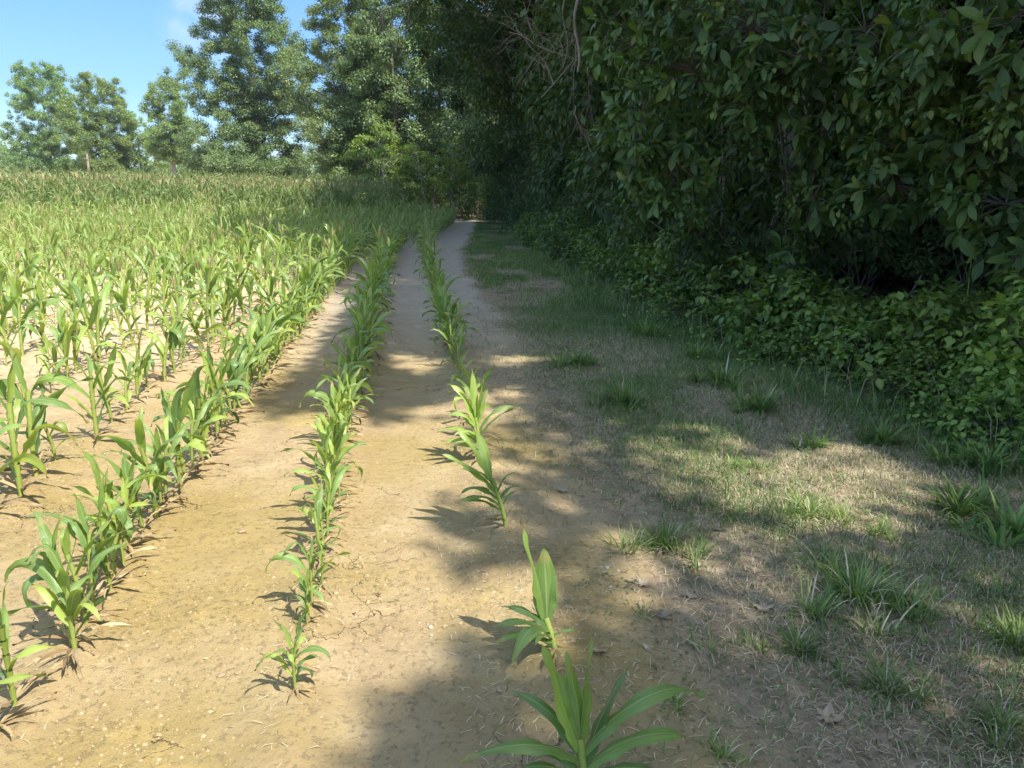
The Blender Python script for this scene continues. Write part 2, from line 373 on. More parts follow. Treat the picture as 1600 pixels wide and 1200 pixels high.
ground_part('ground', ~(is_path | is_verge)); ground_part('path', is_path & ~is_verge); ground_part('grass_verge', is_verge)
from numpy import interp
def gz(x, y):            # ground height by lookup
    ix = np.clip(np.searchsorted(gx, x)-1, 0, nx-2); iy = np.clip(np.searchsorted(gy, y)-1, 0, ny-2)
    fx = (x-gx[ix])/(gx[ix+1]-gx[ix]); fy = (y-gy[iy])/(gy[iy+1]-gy[iy])
    return (ZZ[iy, ix]*(1-fx)+ZZ[iy, ix+1]*fx)*(1-fy) + (ZZ[iy+1, ix]*(1-fx)+ZZ[iy+1, ix+1]*fx)*fy

# ------------------------------------------------------------------ corn
def blade(base, az, length, width, th0, th1, rg, nl=12, na=4, wave=1.0, twist=0., p=1.6, az1=0., kink=0., kat=.5):
    """a corn leaf arching from th0 to th1 (angles from vertical)"""
    s = np.linspace(0, 1, nl+1); th = th0+(th1-th0)*s**p; a = az + az1*s**2
    if kink: th = th + kink*sstep(kat-.06, kat+.06, s)
    th = th + wave*.05*np.sin(s*9+rg.random()*6)*s; a = a + wave*.10*np.sin(s*7+rg.random()*6)*s
    ds = length/nl
    D = np.stack([np.sin(th)*np.cos(a), np.sin(th)*np.sin(a), np.cos(th)], -1)
    P = np.vstack([[0, 0, 0], np.cumsum((D[1:]+D[:-1])*.5*ds, axis=0)]) + base
    side = np.stack([-np.sin(a), np.cos(a), 0*a], -1)
    nrm = np.cross(side, D)
    tw = twist*s**1.3
    S = side*np.cos(tw)[:, None] + nrm*np.sin(tw)[:, None]; Nn = np.cross(S, D)
    wd = width*.5*np.clip(np.where(s < .35, .42+.58*np.sin(s/.35*math.pi/2), np.clip(1-((s-.35)/.65)**2.1, 0, 1)), .02, 1)
    u = np.linspace(-1, 1, na+1)
    fold = .55*(1-s)**1.5+.12
    ph = rg.random(2)*6
    wv = wave*.0055*(length/.4)*np.sin(s*24+ph[0]+3*np.sin(s*5))*sstep(.1, .3, s)
    V = P[:, None] + S[:, None]*(u[None, :, None]*wd[:, None, None]) - Nn[:, None]*(-np.abs(u)[None, :, None]*wd[:, None, None]*fold[:, None, None]) \
        + Nn[:, None]*((np.abs(u)**2)[None, :, None]*(wv[:, None]*np.where(u > 0, 1, -1)[None])[:, :, None])
    i = np.arange(nl)[:, None]*(na+1); j = np.arange(na)[None]
    Qd = np.stack([i+j, i+j+1, i+na+2+j, i+na+1+j], -1).reshape(-1, 4)
    U = np.stack([np.tile((u+1)/2, nl+1), np.repeat(s, na+1)], -1)
    return V.reshape(-1, 3), Qd, U
def corn_arrays(h, nleaf, rg, hero=True, tassel=False, plane=None, lod=0):
    """stalk arrays, list of leaf arrays; stand height about h"""
    st = Acc(); leaves = []; dead = []
    nl, na = ((11, 4), (6, 2), (4, 2))[lod]
    hs = h*(.58 if not tassel else .88)
    lean = rg.normal(0, .09, 2)
    n = 7 if lod == 0 else 4
    t = np.linspace(0, 1, n)
    sp = np.stack([lean[0]*hs*t**2, lean[1]*hs*t**2, hs*t], -1)
    r0 = .003+.0075*h
    st.add(*tube(sp, np.linspace(r0, r0*.45, n), (8, 5, 3)[lod]))
    plane = rg.random()*math.pi if plane is None else plane
    for k in range(nleaf):
        f = .22+.76*(k/(nleaf-1))**.9
        b = np.array([np.interp(f, t, sp[:, i]) for i in range(3)])
        az = plane + (k % 2)*math.pi + rg.normal(0, .75)
        g = k/(nleaf-1)
        Ln = h*(.32+.36*math.sin(math.pi*min(1, g*.85+.15)))*rg.uniform(.55, 1.05)
        wd = (.030+.032*min(h, 1.0))*(.68, .68, .56)[lod]*rg.uniform(.8, 1.15)*(.7+.5*math.sin(math.pi*min(1, g*.8+.12)))
        th0 = R(rg.uniform(14, 34)) if g < .75 else R(rg.uniform(3, 16))
        th1 = R(rg.uniform(70, 175)) if g < .6 else (R(rg.uniform(30, 150)) if g < .85 else R(rg.uniform(6, 60)))
        pp = rg.uniform(.8, 3.2)
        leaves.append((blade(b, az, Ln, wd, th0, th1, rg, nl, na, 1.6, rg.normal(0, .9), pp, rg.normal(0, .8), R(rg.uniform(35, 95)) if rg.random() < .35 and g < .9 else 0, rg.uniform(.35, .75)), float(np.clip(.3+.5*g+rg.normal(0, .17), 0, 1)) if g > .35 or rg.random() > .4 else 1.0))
        # sheath hugging the stalk
        if lod == 0:
            q = np.linspace(max(0, f-.16), f, 3)
            st.add(*tube(np.stack([np.interp(q, t, sp[:, i]) for i in range(3)], -1), [r0*1.05, r0*1.15, r0*1.5], 8))
    if lod < 2 and hero:
        for k in range(5):
            a = rg.random()*6.28
            dead.append((blade(np.array([0, 0, h*.05]), a, h*rg.uniform(.2, .42), .013, R(55), R(rg.uniform(100, 125)), rg, 6, 2, 2, rg.normal(0, 1.2), 1.), rg.random()))
    tas = Acc()
    if tassel:
        top = sp[-1]
        for k in range(7):
            a = rg.random()*6.28; o = rg.uniform(.08, .4) if k else .02
            Lt = h*.14*rg.uniform(.7, 1.1)+.03
            d = np.array([math.cos(a)*math.sin(o), math.sin(a)*math.sin(o), math.cos(o)])
            q = np.linspace(0, 1, 3)[:, None]
            tas.add(*tube(top+d*Lt*q + np.array([0, 0, -1])*q**2*Lt*.15*(k > 0), np.array([1, 1, .4])*(.003+.003*h)*(1, 1, 2.3 if h > 1.5 else 1.1)[lod], 3), r=rg.random())
    return st, leaves, dead, tas

# near plants: prototypes whose parts are meshes of their own
class Proto: pass
def make_proto(h, nleaf, seed, tassel=False, lod=0, dead=True):
    rg = np.random.default_rng(seed); p = Proto()
    st, lv, dd, ts = corn_arrays(h, nleaf, rg, dead, tassel, 0., lod)
    p.stalk = st.mesh('stalk', M_stalk)
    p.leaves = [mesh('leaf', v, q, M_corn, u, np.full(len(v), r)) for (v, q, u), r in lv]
    p.dead = [mesh('withered_leaf', v, q, M_dead, u, np.full(len(v), r)) for (v, q, u), r in dd]
    p.tassel = ts.mesh('tassel', M_tassel) if tassel else None
    p.h = h
    return p
protos = [make_proto(.5, 5+(i % 4), 100+i) for i in range(16)]
protos_t = [make_proto(.85, 8, 200+i, True) for i in range(3)]
# distant plants share one foliage mesh
def make_lod(h, nleaf, seed, tassel=False, lod=1):
    rg = np.random.default_rng(seed); p = Proto()
    st, lv, dd, ts = corn_arrays(h, nleaf, rg, False, tassel, 0., lod)
    a = Acc()
    for (v, q, u), r in lv: a.add(v, q, u, r)
    p.stalk = st.mesh('stalk', M_stalk); p.fol = a.mesh('foliage', M_corn); p.tassel = ts.mesh('tassel', M_tassel) if tassel else None
    p.h = h; return p
lods = [make_lod(.6, 6+i % 3, 300+i, i > 6) for i in range(9)]

def corn_height(ri, x, y):
    """height of the crop: ri = row number from the path"""
    if ri == 0: return float(np.interp(y, [1, 3, 5, 6, 8, 12, 20, 40], [.46, .5, .48, .5, .58, .70, .82, .95]))
    if ri == 1: return float(np.interp(y, [1, 2, 2.6, 4, 7, 10, 20], [.22, .24, .36, .48, .66, .78, .9]))
    if ri == 2: return float(np.interp(y, [1, 2, 3, 4.4, 8, 16], [.36, .42, .52, .60, .70, .88]))
    h = float(np.interp(y, [1, 4, 8, 16, 25, 33], [.62, .66, .74, .92, 1.05, 1.2]))
    t = float(sstep(30, 37, y + .25*(-x-12)))*float(sstep(5.5, 7.5, -x))
    return h*(1-t)+2.15*t
plants = []   # x,y,ri,h
rgp = np.random.default_rng(11)
def add_row(ri, ys):
    for y in ys:
        x = float(rowx(y))-.767*ri + rgp.normal(0, .018)
        h = corn_height(ri, x, y)*rgp.uniform(.8, 1.22)
        plants.append([x, float(y), ri, h])
row0 = [G(735, 690)[1], G(728, 662)[1], G(716, 628)[1], G(707, 596)[1], G(702, 574)[1], G(700, 556)[1], G(698, 545)[1]]
y = 6.6
while y < 45: row0.append(y); y += rgp.uniform(.15, .34)
add_row(0, row0)
row1 = [G(*p)[1] for p in ((442, 1085), (468, 1048), (478, 985), (484, 955), (487, 925))]
y = 2.72
while y < 45: row1.append(y); y += rgp.uniform(.07, .19) if y < 6 else rgp.uniform(.11, .25)
add_row(1, row1)
row2 = [G(*p)[1] for p in ((48, 1150), (62, 1110), (100, 1030), (116, 1018), (130, 985), (152, 950), (185, 930), (196, 910), (207, 890), (228, 868), (238, 862))]
y = 2.95
while y < 46: row2.append(y); y += rgp.uniform(.08, .22)
add_row(2, row2)
row_n = 62
for ri in range(3, row_n):
    y = 2.4+rgp.random()*.3
    while y < 54:
        if not (rgp.random() < .06): plants.append(None) if False else None
        x = float(rowx(y))-.767*ri
        if x > -.74*y-1.5:
            xx = x+rgp.normal(0, .03)
            if vnoise(xx*.6, y*.6, 77) > .12 or y > 9:
                plants.append([xx, y, ri, corn_height(ri, xx, y)*(rgp.uniform(.7, 1.25) if corn_height(ri, xx, y) < 1.5 else rgp.uniform(.93, 1.06))])
        y += rgp.uniform(.12, .42) if y < 20 else rgp.uniform(.16, .32)

P_ = np.array(plants)
zz = gz(P_[:, 0], P_[:, 1])
u, v_ = proj(P_[:, 0], P_[:, 1], zz + P_[:, 3]*.5)
size = P_[:, 3]/np.hypot(P_[:, 0], P_[:, 1])*F
inview = (u > -size*.5) & (u < 1600+size*.5) & (v_ < 1200+size*.4) & (P_[:, 1] > 1.2)
score = np.where(inview, size, 0)
order = np.argsort(-score)
NEAR = set(order[:294].tolist())
ordw = 'first second third fourth fifth sixth seventh eighth ninth tenth eleventh twelfth thirteenth fourteenth fifteenth sixteenth seventeenth eighteenth nineteenth twentieth'.split()
def ordinal(n):
    if n < 20: return ordw[n]
    t = ['twenty', 'thirty', 'forty', 'fifty', 'sixty', 'seventy', 'eighty', 'ninety'][(n+1)//10-2]
    r_ = (n+1) % 10
    return (t[:-1]+'ieth') if r_ == 0 else t+'-'+ordw[r_-1]
rowname = {0: 'the sparse row beside the path', 1: 'the second row from the path', 2: 'the third row from the path'}
for k in range(3, 30): rowname[k] = 'the %s row from the path' % ordinal(k)
def place_plant(pr, x, y, h, rz, label, group, full):
    z = float(gz(x, y))-.005; s = h/pr.h
    root = obj('corn_plant', None, None, (x, y, z), (0, 0, rz), (s, s, s), label, 'corn plant', group)
    obj('stalk', pr.stalk, root)
    if full:
        for m in pr.leaves: obj('leaf', m, root)
        for m in pr.dead: obj('withered_leaf', m, root)
    else: obj('foliage', pr.fol, root)
    if pr.tassel: obj('tassel', pr.tassel, root)
    return root
nearby = sorted(NEAR, key=lambda i: (P_[i, 2], P_[i, 1]))
cnt = {}
cnt[0] = 4          # four plants of the first row are modelled one by one below
rank = {i: k for k, i in enumerate(order[:294])}
gsz = lambda h: 'ankle-high' if h < .3 else ('knee-high' if h < .6 else 'thigh-high')
for i in nearby:
    x, y, ri, h = P_[i]; ri = int(ri); k = cnt.get(ri, 0); cnt[ri] = k+1
    full = rank[i] < 150
    rs = random.Random(i)
    if full: pr = protos_t[rs.randrange(3)] if (h > .72 and rs.random() < .25) else protos[rs.randrange(len(protos))]
    else: pr = lods[rs.randrange(len(lods))] if h > .7 else lods[rs.randrange(7)]
    lab = '%s green corn plant, %s from the near end of %s' % (gsz(h), ordinal(k), rowname[ri])
    place_plant(pr, x, y, h, rs.uniform(-.7, .7)+(math.pi if rs.random() < .5 else 0), lab, 'corn plants in the rows nearest the camera', full)

# the rest of the field: nobody picks single plants out of it
def corn_stand(name, idx, mat, protosets, label):
    A = {}
    acc = Acc(); rg = np.random.default_rng(5)
    for kind, sel in protosets(idx):
        vs = kind; n = len(sel)
        if not n: continue
        V, Qd, U, r, m = vs
        a = rg.random(n)*6.28; s = P_[sel, 3]
        ca, sa = np.cos(a), np.sin(a)
        X = (V[None, :, 0]*ca[:, None]-V[None, :, 1]*sa[:, None])*s[:, None]+P_[sel, 0][:, None]
        Y = (V[None, :, 0]*sa[:, None]+V[None, :, 1]*ca[:, None])*s[:, None]+P_[sel, 1][:, None]
        Z = V[None, :, 2]*s[:, None]+zz[sel][:, None]
        VV = np.stack([X, Y, Z], -1).reshape(-1, 3)
        QQ = (Qd[None]+(np.arange(n)*len(V))[:, None, None]).reshape(-1, 4)
        rr = np.clip(r[None]+rg.normal(0, .15, n)[:, None], 0, 1).ravel()
        acc.V.append(VV); acc.Q.append(QQ+acc.n); acc.n += len(VV); acc.U.append(np.tile(U, (n, 1))); acc.R.append(rr); acc.M.append(np.tile(m, n))
    me = acc.mesh(name, mat)
    return obj(name, me, label=label, cat='corn', kind='stuff')
def unit_corn(seed, nleaf, tassel, lod, hnom):
    rg = np.random.default_rng(seed); st, lv, dd, ts = corn_arrays(hnom, nleaf, rg, False, tassel, 0., lod)
    a = Acc()
    V, Qd, U, r, m = st.arr(); a.add(V, Qd, U, .5, 1)
    for (v, q, uu), r in lv: a.add(v, q, uu, r, 0)
    if tassel:
        V, Qd, U, r, m = ts.arr(); a.add(V, Qd, U, r, 2)
    V, Qd, U, r, m = a.arr(); V = V/hnom
    return V, Qd, U, r, m
sh = [unit_corn(400+i, 9, i > 6, 2, .9) for i in range(8)]
tl = [unit_corn(450+i, 13, True, 2, 2.3) for i in range(6)]
tn = [unit_corn(460+i, 14, i == 0, 2, 2.2) for i in range(5)]
farv = (u > -60) & (u < 1660)
restidx = np.array([i for i in range(len(P_)) if i not in NEAR and (farv[i]) and score[i] > 0 or (i not in NEAR and P_[i, 1] > 1.2 and -80 < u[i] < 1650)])
shorts = restidx[P_[restidx, 3] < 1.55]; talls = restidx[P_[restidx, 3] >= 1.55]
def ps(protolist):
    def f(idx):
        if protolist is tl:
            fr = P_[idx, 1]+.25*(P_[idx, 0]+12)*-1 < 45
            return ps(tn)(idx[fr])+ps(list(tl))(idx[~fr])
        pick = np.random.default_rng(9).integers(0, len(protolist), len(idx))
        return [(protolist[k], idx[pick == k]) for k in range(len(protolist))]
    return f
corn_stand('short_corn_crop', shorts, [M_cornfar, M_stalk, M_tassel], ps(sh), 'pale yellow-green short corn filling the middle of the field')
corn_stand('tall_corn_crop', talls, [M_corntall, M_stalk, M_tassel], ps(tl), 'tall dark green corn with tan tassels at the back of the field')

# four plants of the row beside the path, leaf by leaf.  leaf = (height on stalk, azimuth deg, length, width, th0, th1, p, twist, tone)
def hero(px, py, leaves, hs, lean, label, dead=2, seed=1, th=.0075):
    rg = np.random.default_rng(seed)
    x, y = G(px, py); z = float(gz(x, y))-.005
    root = obj('corn_plant', None, None, (x, y, z), None, None, label, 'corn plant', 'corn plants in the rows nearest the camera')
    t = np.linspace(0, 1, 8)
    sp = np.stack([lean[0]*t**1.5, lean[1]*t**1.5, hs*t], -1)
    st = Acc(); st.add(*tube(sp, np.linspace(th, th*.6, 8), 10))
    for (f, az, Ln, wd, a0, a1, pp, tw, tone) in leaves:
        q = np.linspace(max(0, f-.25), f, 4)
        st.add(*tube(np.stack([np.interp(q, t, sp[:, i]) for i in range(3)], -1), [th*1.02, th*1.1, th*1.2, th*1.3], 10))
    obj('stalk', st.mesh('stalk', M_stalk), root)
    for (f, az, Ln, wd, a0, a1, pp, tw, tone) in leaves:
        b = np.array([np.interp(f, t, sp[:, i]) for i in range(3)])
        V, Qd, U = blade(b, R(az), Ln*(.92 if a1 < 80 else .80), wd*(1. if a1 < 80 else .72), R(a0), R(a1), rg, 24, 6, 1.2, tw, pp, rg.normal(0, .2))
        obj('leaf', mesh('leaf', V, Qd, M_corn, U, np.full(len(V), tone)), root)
    for k in range(dead):
        V, Qd, U = blade(np.array([0, 0, .03]), rg.random()*6.28, rg.uniform(.08, .16), .014, R(60), R(112), rg, 7, 2, 2, rg.normal(0, 1.4), 1.)
        obj('withered_leaf', mesh('withered_leaf', V, Qd, M_dead, U, np.full(len(V), .5)), root)
    return root
hero(914, 1262, [(.28, 190, .26, .045, 38, 122, 1.2, .2, .30), (.34, 348, .28, .050, 42, 125, 1.1, -.2, .30), (.42, 168, .24, .045, 36, 128, 1.1, .5, .35), (.50, 5, .38, .066, 38, 124, 1.1, -.3, .55), (.56, 40, .28, .045, 22, 60, 1.3, .9, .25),
                 (.62, 192, .40, .056, 40, 128, .9, .35, .45), (.68, 150, .30, .045, 30, 95, 1.2, .7, .30), (.74, 14, .48, .062, 32, 132, 1.3, -.4, .45), (.84, 172, .31, .068, 16, 24, 1.2, .5, .82), (.90, 120, .24, .060, 6, 40, 1.6, -.4, .66),
                 (.95, 20, .30, .050, 2, 10, 1.2, .5, .90), (1.0, 160, .22, .040, 12, 70, 3.0, .4, .8)],
     .155, (-.015, .02), 'large corn plant at the bottom edge with a broad leaf arching right', th=.008)
hero(868, 1030, [(.30, 175, .20, .035, 45, 110, 1.1, .3, .45), (.42, 196, .26, .058, 48, 112, 1.0, .4, .42), (.5, 235, .17, .035, 35, 120, 1.3, .2, .60), (.58, 350, .12, .025, 50, 110, 1.3, .2, .3), (.62, 184, .27, .048, 40, 130, 1.1, .2, .35),
                 (.72, 222, .27, .075, 30, 172, .9, .1, .55), (.8, 172, .21, .050, 40, 95, 1.0, .3, .15), (.9, 110, .27, .080, 5, 10, 1.2, .5, .60), (1.0, 166, .36, .066, 10, 20, 1.2, -.2, .62), (.95, 60, .2, .05, 8, 20, 1.2, .5, .5)],
     .11, (-.03, .04), 'corn plant with tall upright blades just behind the front corn plant', seed=2, th=.008)
hero(790, 832, [(.15, 245, .13, .03, 40, 110, 1.2, .3, .4), (.3, 196, .30, .045, 38, 108, 1.1, .3, .38), (.40, 210, .30, .052, 32, 118, 1.1, .4, .42), (.45, 30, .16, .03, 30, 110, 1.3, .3, .30), (.52, 178, .26, .05, 30, 140, 1.2, .5, .5), (.6, 10, .18, .055, 25, 150, 1.4, .3, .22),
                 (.66, 190, .34, .055, 28, 75, 1.0, .4, .62), (.72, 345, .20, .045, 15, 130, 2., .3, .35), (.8, 205, .26, .05, 24, 95, 1.2, .6, .72), (.88, 170, .32, .055, 20, 52, 1.2, .3, .7), (.97, 140, .26, .05, 14, 40, 1.2, .4, .75)],
     .22, (-.06, .02), 'corn plant leaning left, its stem nearly buried in shadow, behind the two front plants', seed=3)
hero(752, 724, [(.2, 186, .24, .045, 35, 130, 1.1, .6, .7), (.28, 205, .32, .045, 35, 128, 1.1, .6, .72), (.35, 165, .34, .042, 32, 116, 1.1, .5, .78), (.40, 10, .18, .032, 30, 170, 1.1, .4, .75), (.46, 196, .34, .05, 28, 120, 1.0, .5, .8), (.5, 230, .26, .045, 28, 125, 1.2, .8, .8),
                (.56, 8, .36, .055, 30, 84, 1.2, .7, .55), (.62, 150, .30, .05, 26, 105, 1.2, .6, .85), (.66, 14, .40, .050, 20, 128, 1.3, -.5, .65), (.72, 182, .30, .06, 22, 150, 1.5, .4, .85), (.8, 165, .32, .06, 14, 70, 1.8, .5, .92),
                (.85, 60, .24, .05, 16, 60, 1.4, .6, .9), (.9, 20, .28, .05, 5, 18, 1.3, .4, .95), (.96, 120, .3, .045, 4, 14, 1.4, .5, .98), (1.0, 200, .22, .04, 8, 60, 2.4, .5, .95)],
     .24, (-.03, .03), 'bright yellow-green sunlit corn plant with long leaves spread to both sides', seed=4)

# ------------------------------------------------------------------ trees and shrubs
T_small = leaf_tmpl(2, 2, 1, .55, .3, .3)          # 4 faces, unit length
T_tiny = leaf_tmpl(1, 2, 1, .6, .35, .1); T_tiny[0][:, 0] *= 3
T_tiny = (np.array([[0, 0, 0], [.32, .45, .08], [0, 1, -.08], [-.32, .45, .08]]), np.array([[0, 1, 2, 3]]), np.array([[.5, 0], [1, .5], [.5, 1], [0, .5]]))
T_big = leaf_tmpl(5, 2, 1, .41, .28, .3, 'obovate')
T_ov = leaf_tmpl(4, 2, 1, .66, .25, .25, 'ovate')
def rdirs(rg, n):
    d = rg.normal(size=(n, 3)); return d/np.linalg.norm(d, axis=1)[:, None]
def clump_leaves(rg, centers, radii, per, size, tm, droop=.3, flat=.75, updir=.9, keep=None, shell=.6, tone=.5):
    P, D, Nn, S, T = [], [], [], [], []
    for c, r in zip(centers, radii):
        n = max(4, int(per*r*r))
        d = rdirs(rg, n); rad = r*(shell+(1-shell)*rg.random(n))*np.where(rg.random(n) < .25, rg.random(n), 1)
        p = c + d*rad[:, None]*np.array([1, 1, flat]); P.append(p)
        dd = d + rdirs(rg, n)*.7; dd[:, 2] -= droop; D.append(dd)
        nn = d*.5 + rdirs(rg, n)*.45 + np.array([0, 0, updir]); Nn.append(nn)
        S.append(size*rg.uniform(.65, 1.25, n)); t0 = tone+rg.normal(0, .12); T.append(np.clip(t0+rg.normal(0, .16, n), 0, 1))
    P, D, Nn, S, T = map(np.concatenate, (P, D, Nn, S, T))
    if keep is not None:
        k = keep(P); P, D, Nn, S, T = P[k], D[k], Nn[k], S[k], T[k]
    return scatter(tm, P, frames(D, Nn), S, T)
def whorl_leaves(rg, pts, outd, size, tm, nper=(5, 8), tone=.45):
    """drooping rosettes of big leaves at twig ends"""
    P, D, Nn, S, T = [], [], [], [], []
    for p, o in zip(pts, outd):
        n = rg.integers(*nper); a0 = rg.random()*6.28; tn = tone+rg.normal(0, .2); szk = rg.choice([.6, .8, 1., 1.1])
        ax = o/np.linalg.norm(o)
        e1 = np.cross(ax, [0, 0, 1.]); e1 /= np.linalg.norm(e1)+1e-6; e2 = np.cross(ax, e1)
        a = a0+np.arange(n)*2*math.pi/n+rg.normal(0, .3, n)
        sp = rg.uniform(.5, 1.1, n)
        d = ax[None]*.55 + (np.cos(a)[:, None]*e1+np.sin(a)[:, None]*e2)*sp[:, None]; d[:, 2] -= rg.uniform(.05, .55)
        P.append(p + d*.01 + rg.normal(0, .015, (n, 3))); D.append(d); Nn.append(np.tile([0, 0, 1.], (n, 1))*.8+ax*.5+rg.normal(0, .45, (n, 3)))
        S.append(size*szk*rg.uniform(.6, 1.2, n)); T.append(np.clip(tn+rg.normal(0, .13, n), 0, 1))
    P, D, Nn, S, T = map(np.concatenate, (P, D, Nn, S, T))
    return scatter(tm, P, frames(D, Nn), S, T)
def limb(a, b, r0, r1, rg, n=6, sag=.12, sides=6):
    a = np.asarray(a, float); b = np.asarray(b, float); t = np.linspace(0, 1, n)[:, None]; Ld = np.linalg.norm(b-a)
    w_ = rg.normal(0, .035*Ld, (n, 3)); w_[0] = 0
    P = a*(1-t)+b*t + np.array([0, 0, 1.])*np.sin(t*math.pi)*sag*Ld + w_*np.sin(t*math.pi)
    return tube(P, np.linspace(r0, r1, n), sides)
def crown_centers(rg, n, h, r, zlo, prof, rmin, rmax):
    """clump centres filling an uneven crown: prof(t) gives relative radius at relative height"""
    Cn, Rd = [], []
    lob = rg.random(3)*6.28
    while len(Cn) < n:
        t = rg.random(); a = rg.random()*6.28
        rr = r*prof(t)*(1+.22*math.sin(2*a+lob[0]+5*t)+.2*math.sin(3*a+lob[1]+9*t))
        q = math.sqrt(rg.uniform(.12, 1.0))*(1+.18*rg.random()**3)
        c = np.array([math.cos(a)*rr*q, math.sin(a)*rr*q, zlo+(h-zlo)*t])
        Cn.append(c); Rd.append(rg.uniform(rmin, rmax)*(1-.35*t))
    return np.array(Cn), np.array(Rd)
PROFS = {'cone': lambda t: min(1, t*5+.55)*(1-.9*t)**.34*(1+.16*math.sin(t*15)), 'oak': lambda t: (math.sin(math.pi*min(1, .22+t*.74))**.55), 'column': lambda t: (.55+.45*math.sin(math.pi*min(1, t*.95+.1)))*(1-t**4*.6),
         'poplar': lambda t: .5+.5*math.sin(math.pi*(t*.85+.1)), 'skirt': lambda t: (1-.75*t**1.5)}
def make_tree(seed, h, r, zlo, prof, nclump, rmin, rmax, per, lsize, tm, trunk_r, droop=.3, tone=.5, bend=(0, 0), keep=None, flat=.7, limbs=.5):
    rg = np.random.default_rng(seed)
    Cn, Rd = crown_centers(rg, nclump, h-rmax*.5, r, zlo, PROFS[prof], rmin, rmax)
    n = 9; t = np.linspace(0, 1, n); H = h*.9
    tp = np.stack([bend[0]*t**1.5+rg.normal(0, .04*r, n)*t, bend[1]*t**1.5+rg.normal(0, .04*r, n)*t, H*t], -1)
    Cn[:, 0] += bend[0]*(Cn[:, 2]/h)**1.5; Cn[:, 1] += bend[1]*(Cn[:, 2]/h)**1.5
    tr = Acc(); rad = trunk_r*np.maximum(.06, (1-t)**1.3); rad[0] *= 1.35
    tr.add(*tube(tp, rad, 10))
    for c, rd in zip(Cn, Rd):
        if rg.random() > limbs*min(1, 90/len(Cn)): continue
        zb = max(h*.12, c[2]-np.hypot(c[0]-0, c[1])*rg.uniform(.3, .8)); zb = min(zb, H*.95)
        a = np.array([np.interp(zb/H, t, tp[:, i]) for i in range(3)])
        rr = trunk_r*(1-.85*zb/H)*.26
        tr.add(*limb(a, c, max(rr, .02), .012, rg, 6, rg.uniform(-.02, .15), 5))
    lv = Acc(); VV, QQ, UU, RR = clump_leaves(rg, Cn, Rd*1.08, per, lsize, tm, droop, flat, keep=keep, tone=tone, shell=.3)
    lv.add(VV, QQ, UU, RR)
    return tr, lv, Cn
def place_tree(name, tm_, lm_, loc, rz, sc, label, cat='tree', group=None, pn=('trunk', 'crown')):
    root = obj(name, None, None, loc, (0, 0, rz), sc, label, cat, group)
    obj(pn[0], tm_, root); obj(pn[1], lm_, root)
    return root
def unique_tree(name, x, y, label, mat, bark=M_bark, rz=0, z=None, **kw):
    tr, lv, _c = make_tree(**kw)
    return place_tree(name, tr.mesh('trunk', bark), lv.mesh('crown', mat), (x, y, float(gz(x, y))-.1 if z is None else z), rz, None, label)

# --- far trees beyond the field
def far_at(px, y): return (px-800)/F*y/1.0/(math.cos(PITCH)+(600-290)/F*math.sin(PITCH))
def topz(py, y): return ray(800, py, y)[2]
def far_tree(name, px, y, toppx, halfw, label, mat, prof, zlo, per, ls, n, rm, seed, trunk_r=.35, tone=.5, bend=(0, 0), flat=.7, limbs=.5, bark=M_bark):
    x = far_at(px, y); g = float(gz(x, y)); h = topz(toppx, y)-g
    unique_tree(name, x, y, label, mat, bark, seed=seed, h=h, r=halfw/F*y, zlo=zlo, prof=prof, nclump=n, rmin=rm[0], rmax=rm[1], per=per, lsize=ls, tm=T_tiny, trunk_r=trunk_r, tone=tone, bend=bend, flat=flat, limbs=limbs)
far_tree('poplar_tree', 85, 112, 92, 50, 'tall greyish-green tree, leftmost of the loose trees beyond the field', M_poplar, 'poplar', 3, 700, .17, 520, (.35, 1.0), 51, tone=.3)
far_tree('poplar_tree', 168, 104, 112, 44, 'yellowish-green tree right beside the leftmost tall tree beyond the field', M_poplar, 'poplar', 2.5, 700, .17, 460, (.35, .95), 52, tone=.75)
far_tree('poplar_tree', 224, 108, 172, 32, 'low thin tree filling the gap between the yellowish tree and the bare-trunked one', M_poplar, 'poplar', 1.5, 760, .16, 190, (.35, .75), 53, tone=.6)
far_tree('poplar_tree', 275, 96, 122, 34, 'slender pale green tree with a visible bare lower trunk beyond the field', M_poplar, 'poplar', 5.2, 700, .165, 330, (.3, .85), 54, tone=.6, trunk_r=.42, bark=M_bark_pale)
far_tree('oak_tree', 404, 78, -90, 88, 'tallest broad oak standing alone behind the corn, crown above the photo edge', M_oak, 'cone', 1.8, 640, .17, 820, (.5, 1.05), 55, trunk_r=.5, tone=.35)
far_tree('oak_tree', 556, 62, -60, 74, 'broad grey-green oak right of the tallest oak, at the end of the wood', M_oak, 'oak', 3.5, 760, .15, 560, (.35, .8), 56, trunk_r=.5, tone=.75, bark=M_bark)
far_tree('hedgerow_tree', 345, 100, 228, 40, 'low dark tree under the left side of the tallest oak', M_oak, 'oak', .5, 240, .32, 26, (1., 1.7), 57, tone=.3)
far_tree('hedgerow_tree', 505, 84, 255, 24, 'small bright green bush-like tree in the gap right of the tallest oak', M_sap, 'oak', .3, 260, .26, 18, (.7, 1.3), 58, tone=.7)
# distant hedge behind them all: one mass
rg = np.random.default_rng(60)
nc = 330; hx = rg.uniform(-150, 8, nc); hy = 150+rg.normal(0, 5, nc)
hh = 4.2+4.5*vnoise(hx*.06, hx*0, 4)+2.5*sstep(-85, -110, hx)
hc = np.stack([hx, hy, terr(hx, hy)+hh*rg.random(nc)**.6], -1)
a = Acc(); V2, Q2, U2, R2 = clump_leaves(rg, hc, rg.uniform(1.4, 2.6, nc), 60, .62, T_tiny, tone=.35); a.add(V2, Q2, U2, R2)
obj('distant_woodland', a.mesh('distant_woodland', M_oak), label='low hazy line of woodland along the horizon behind the trees', cat='woodland', kind='stuff')
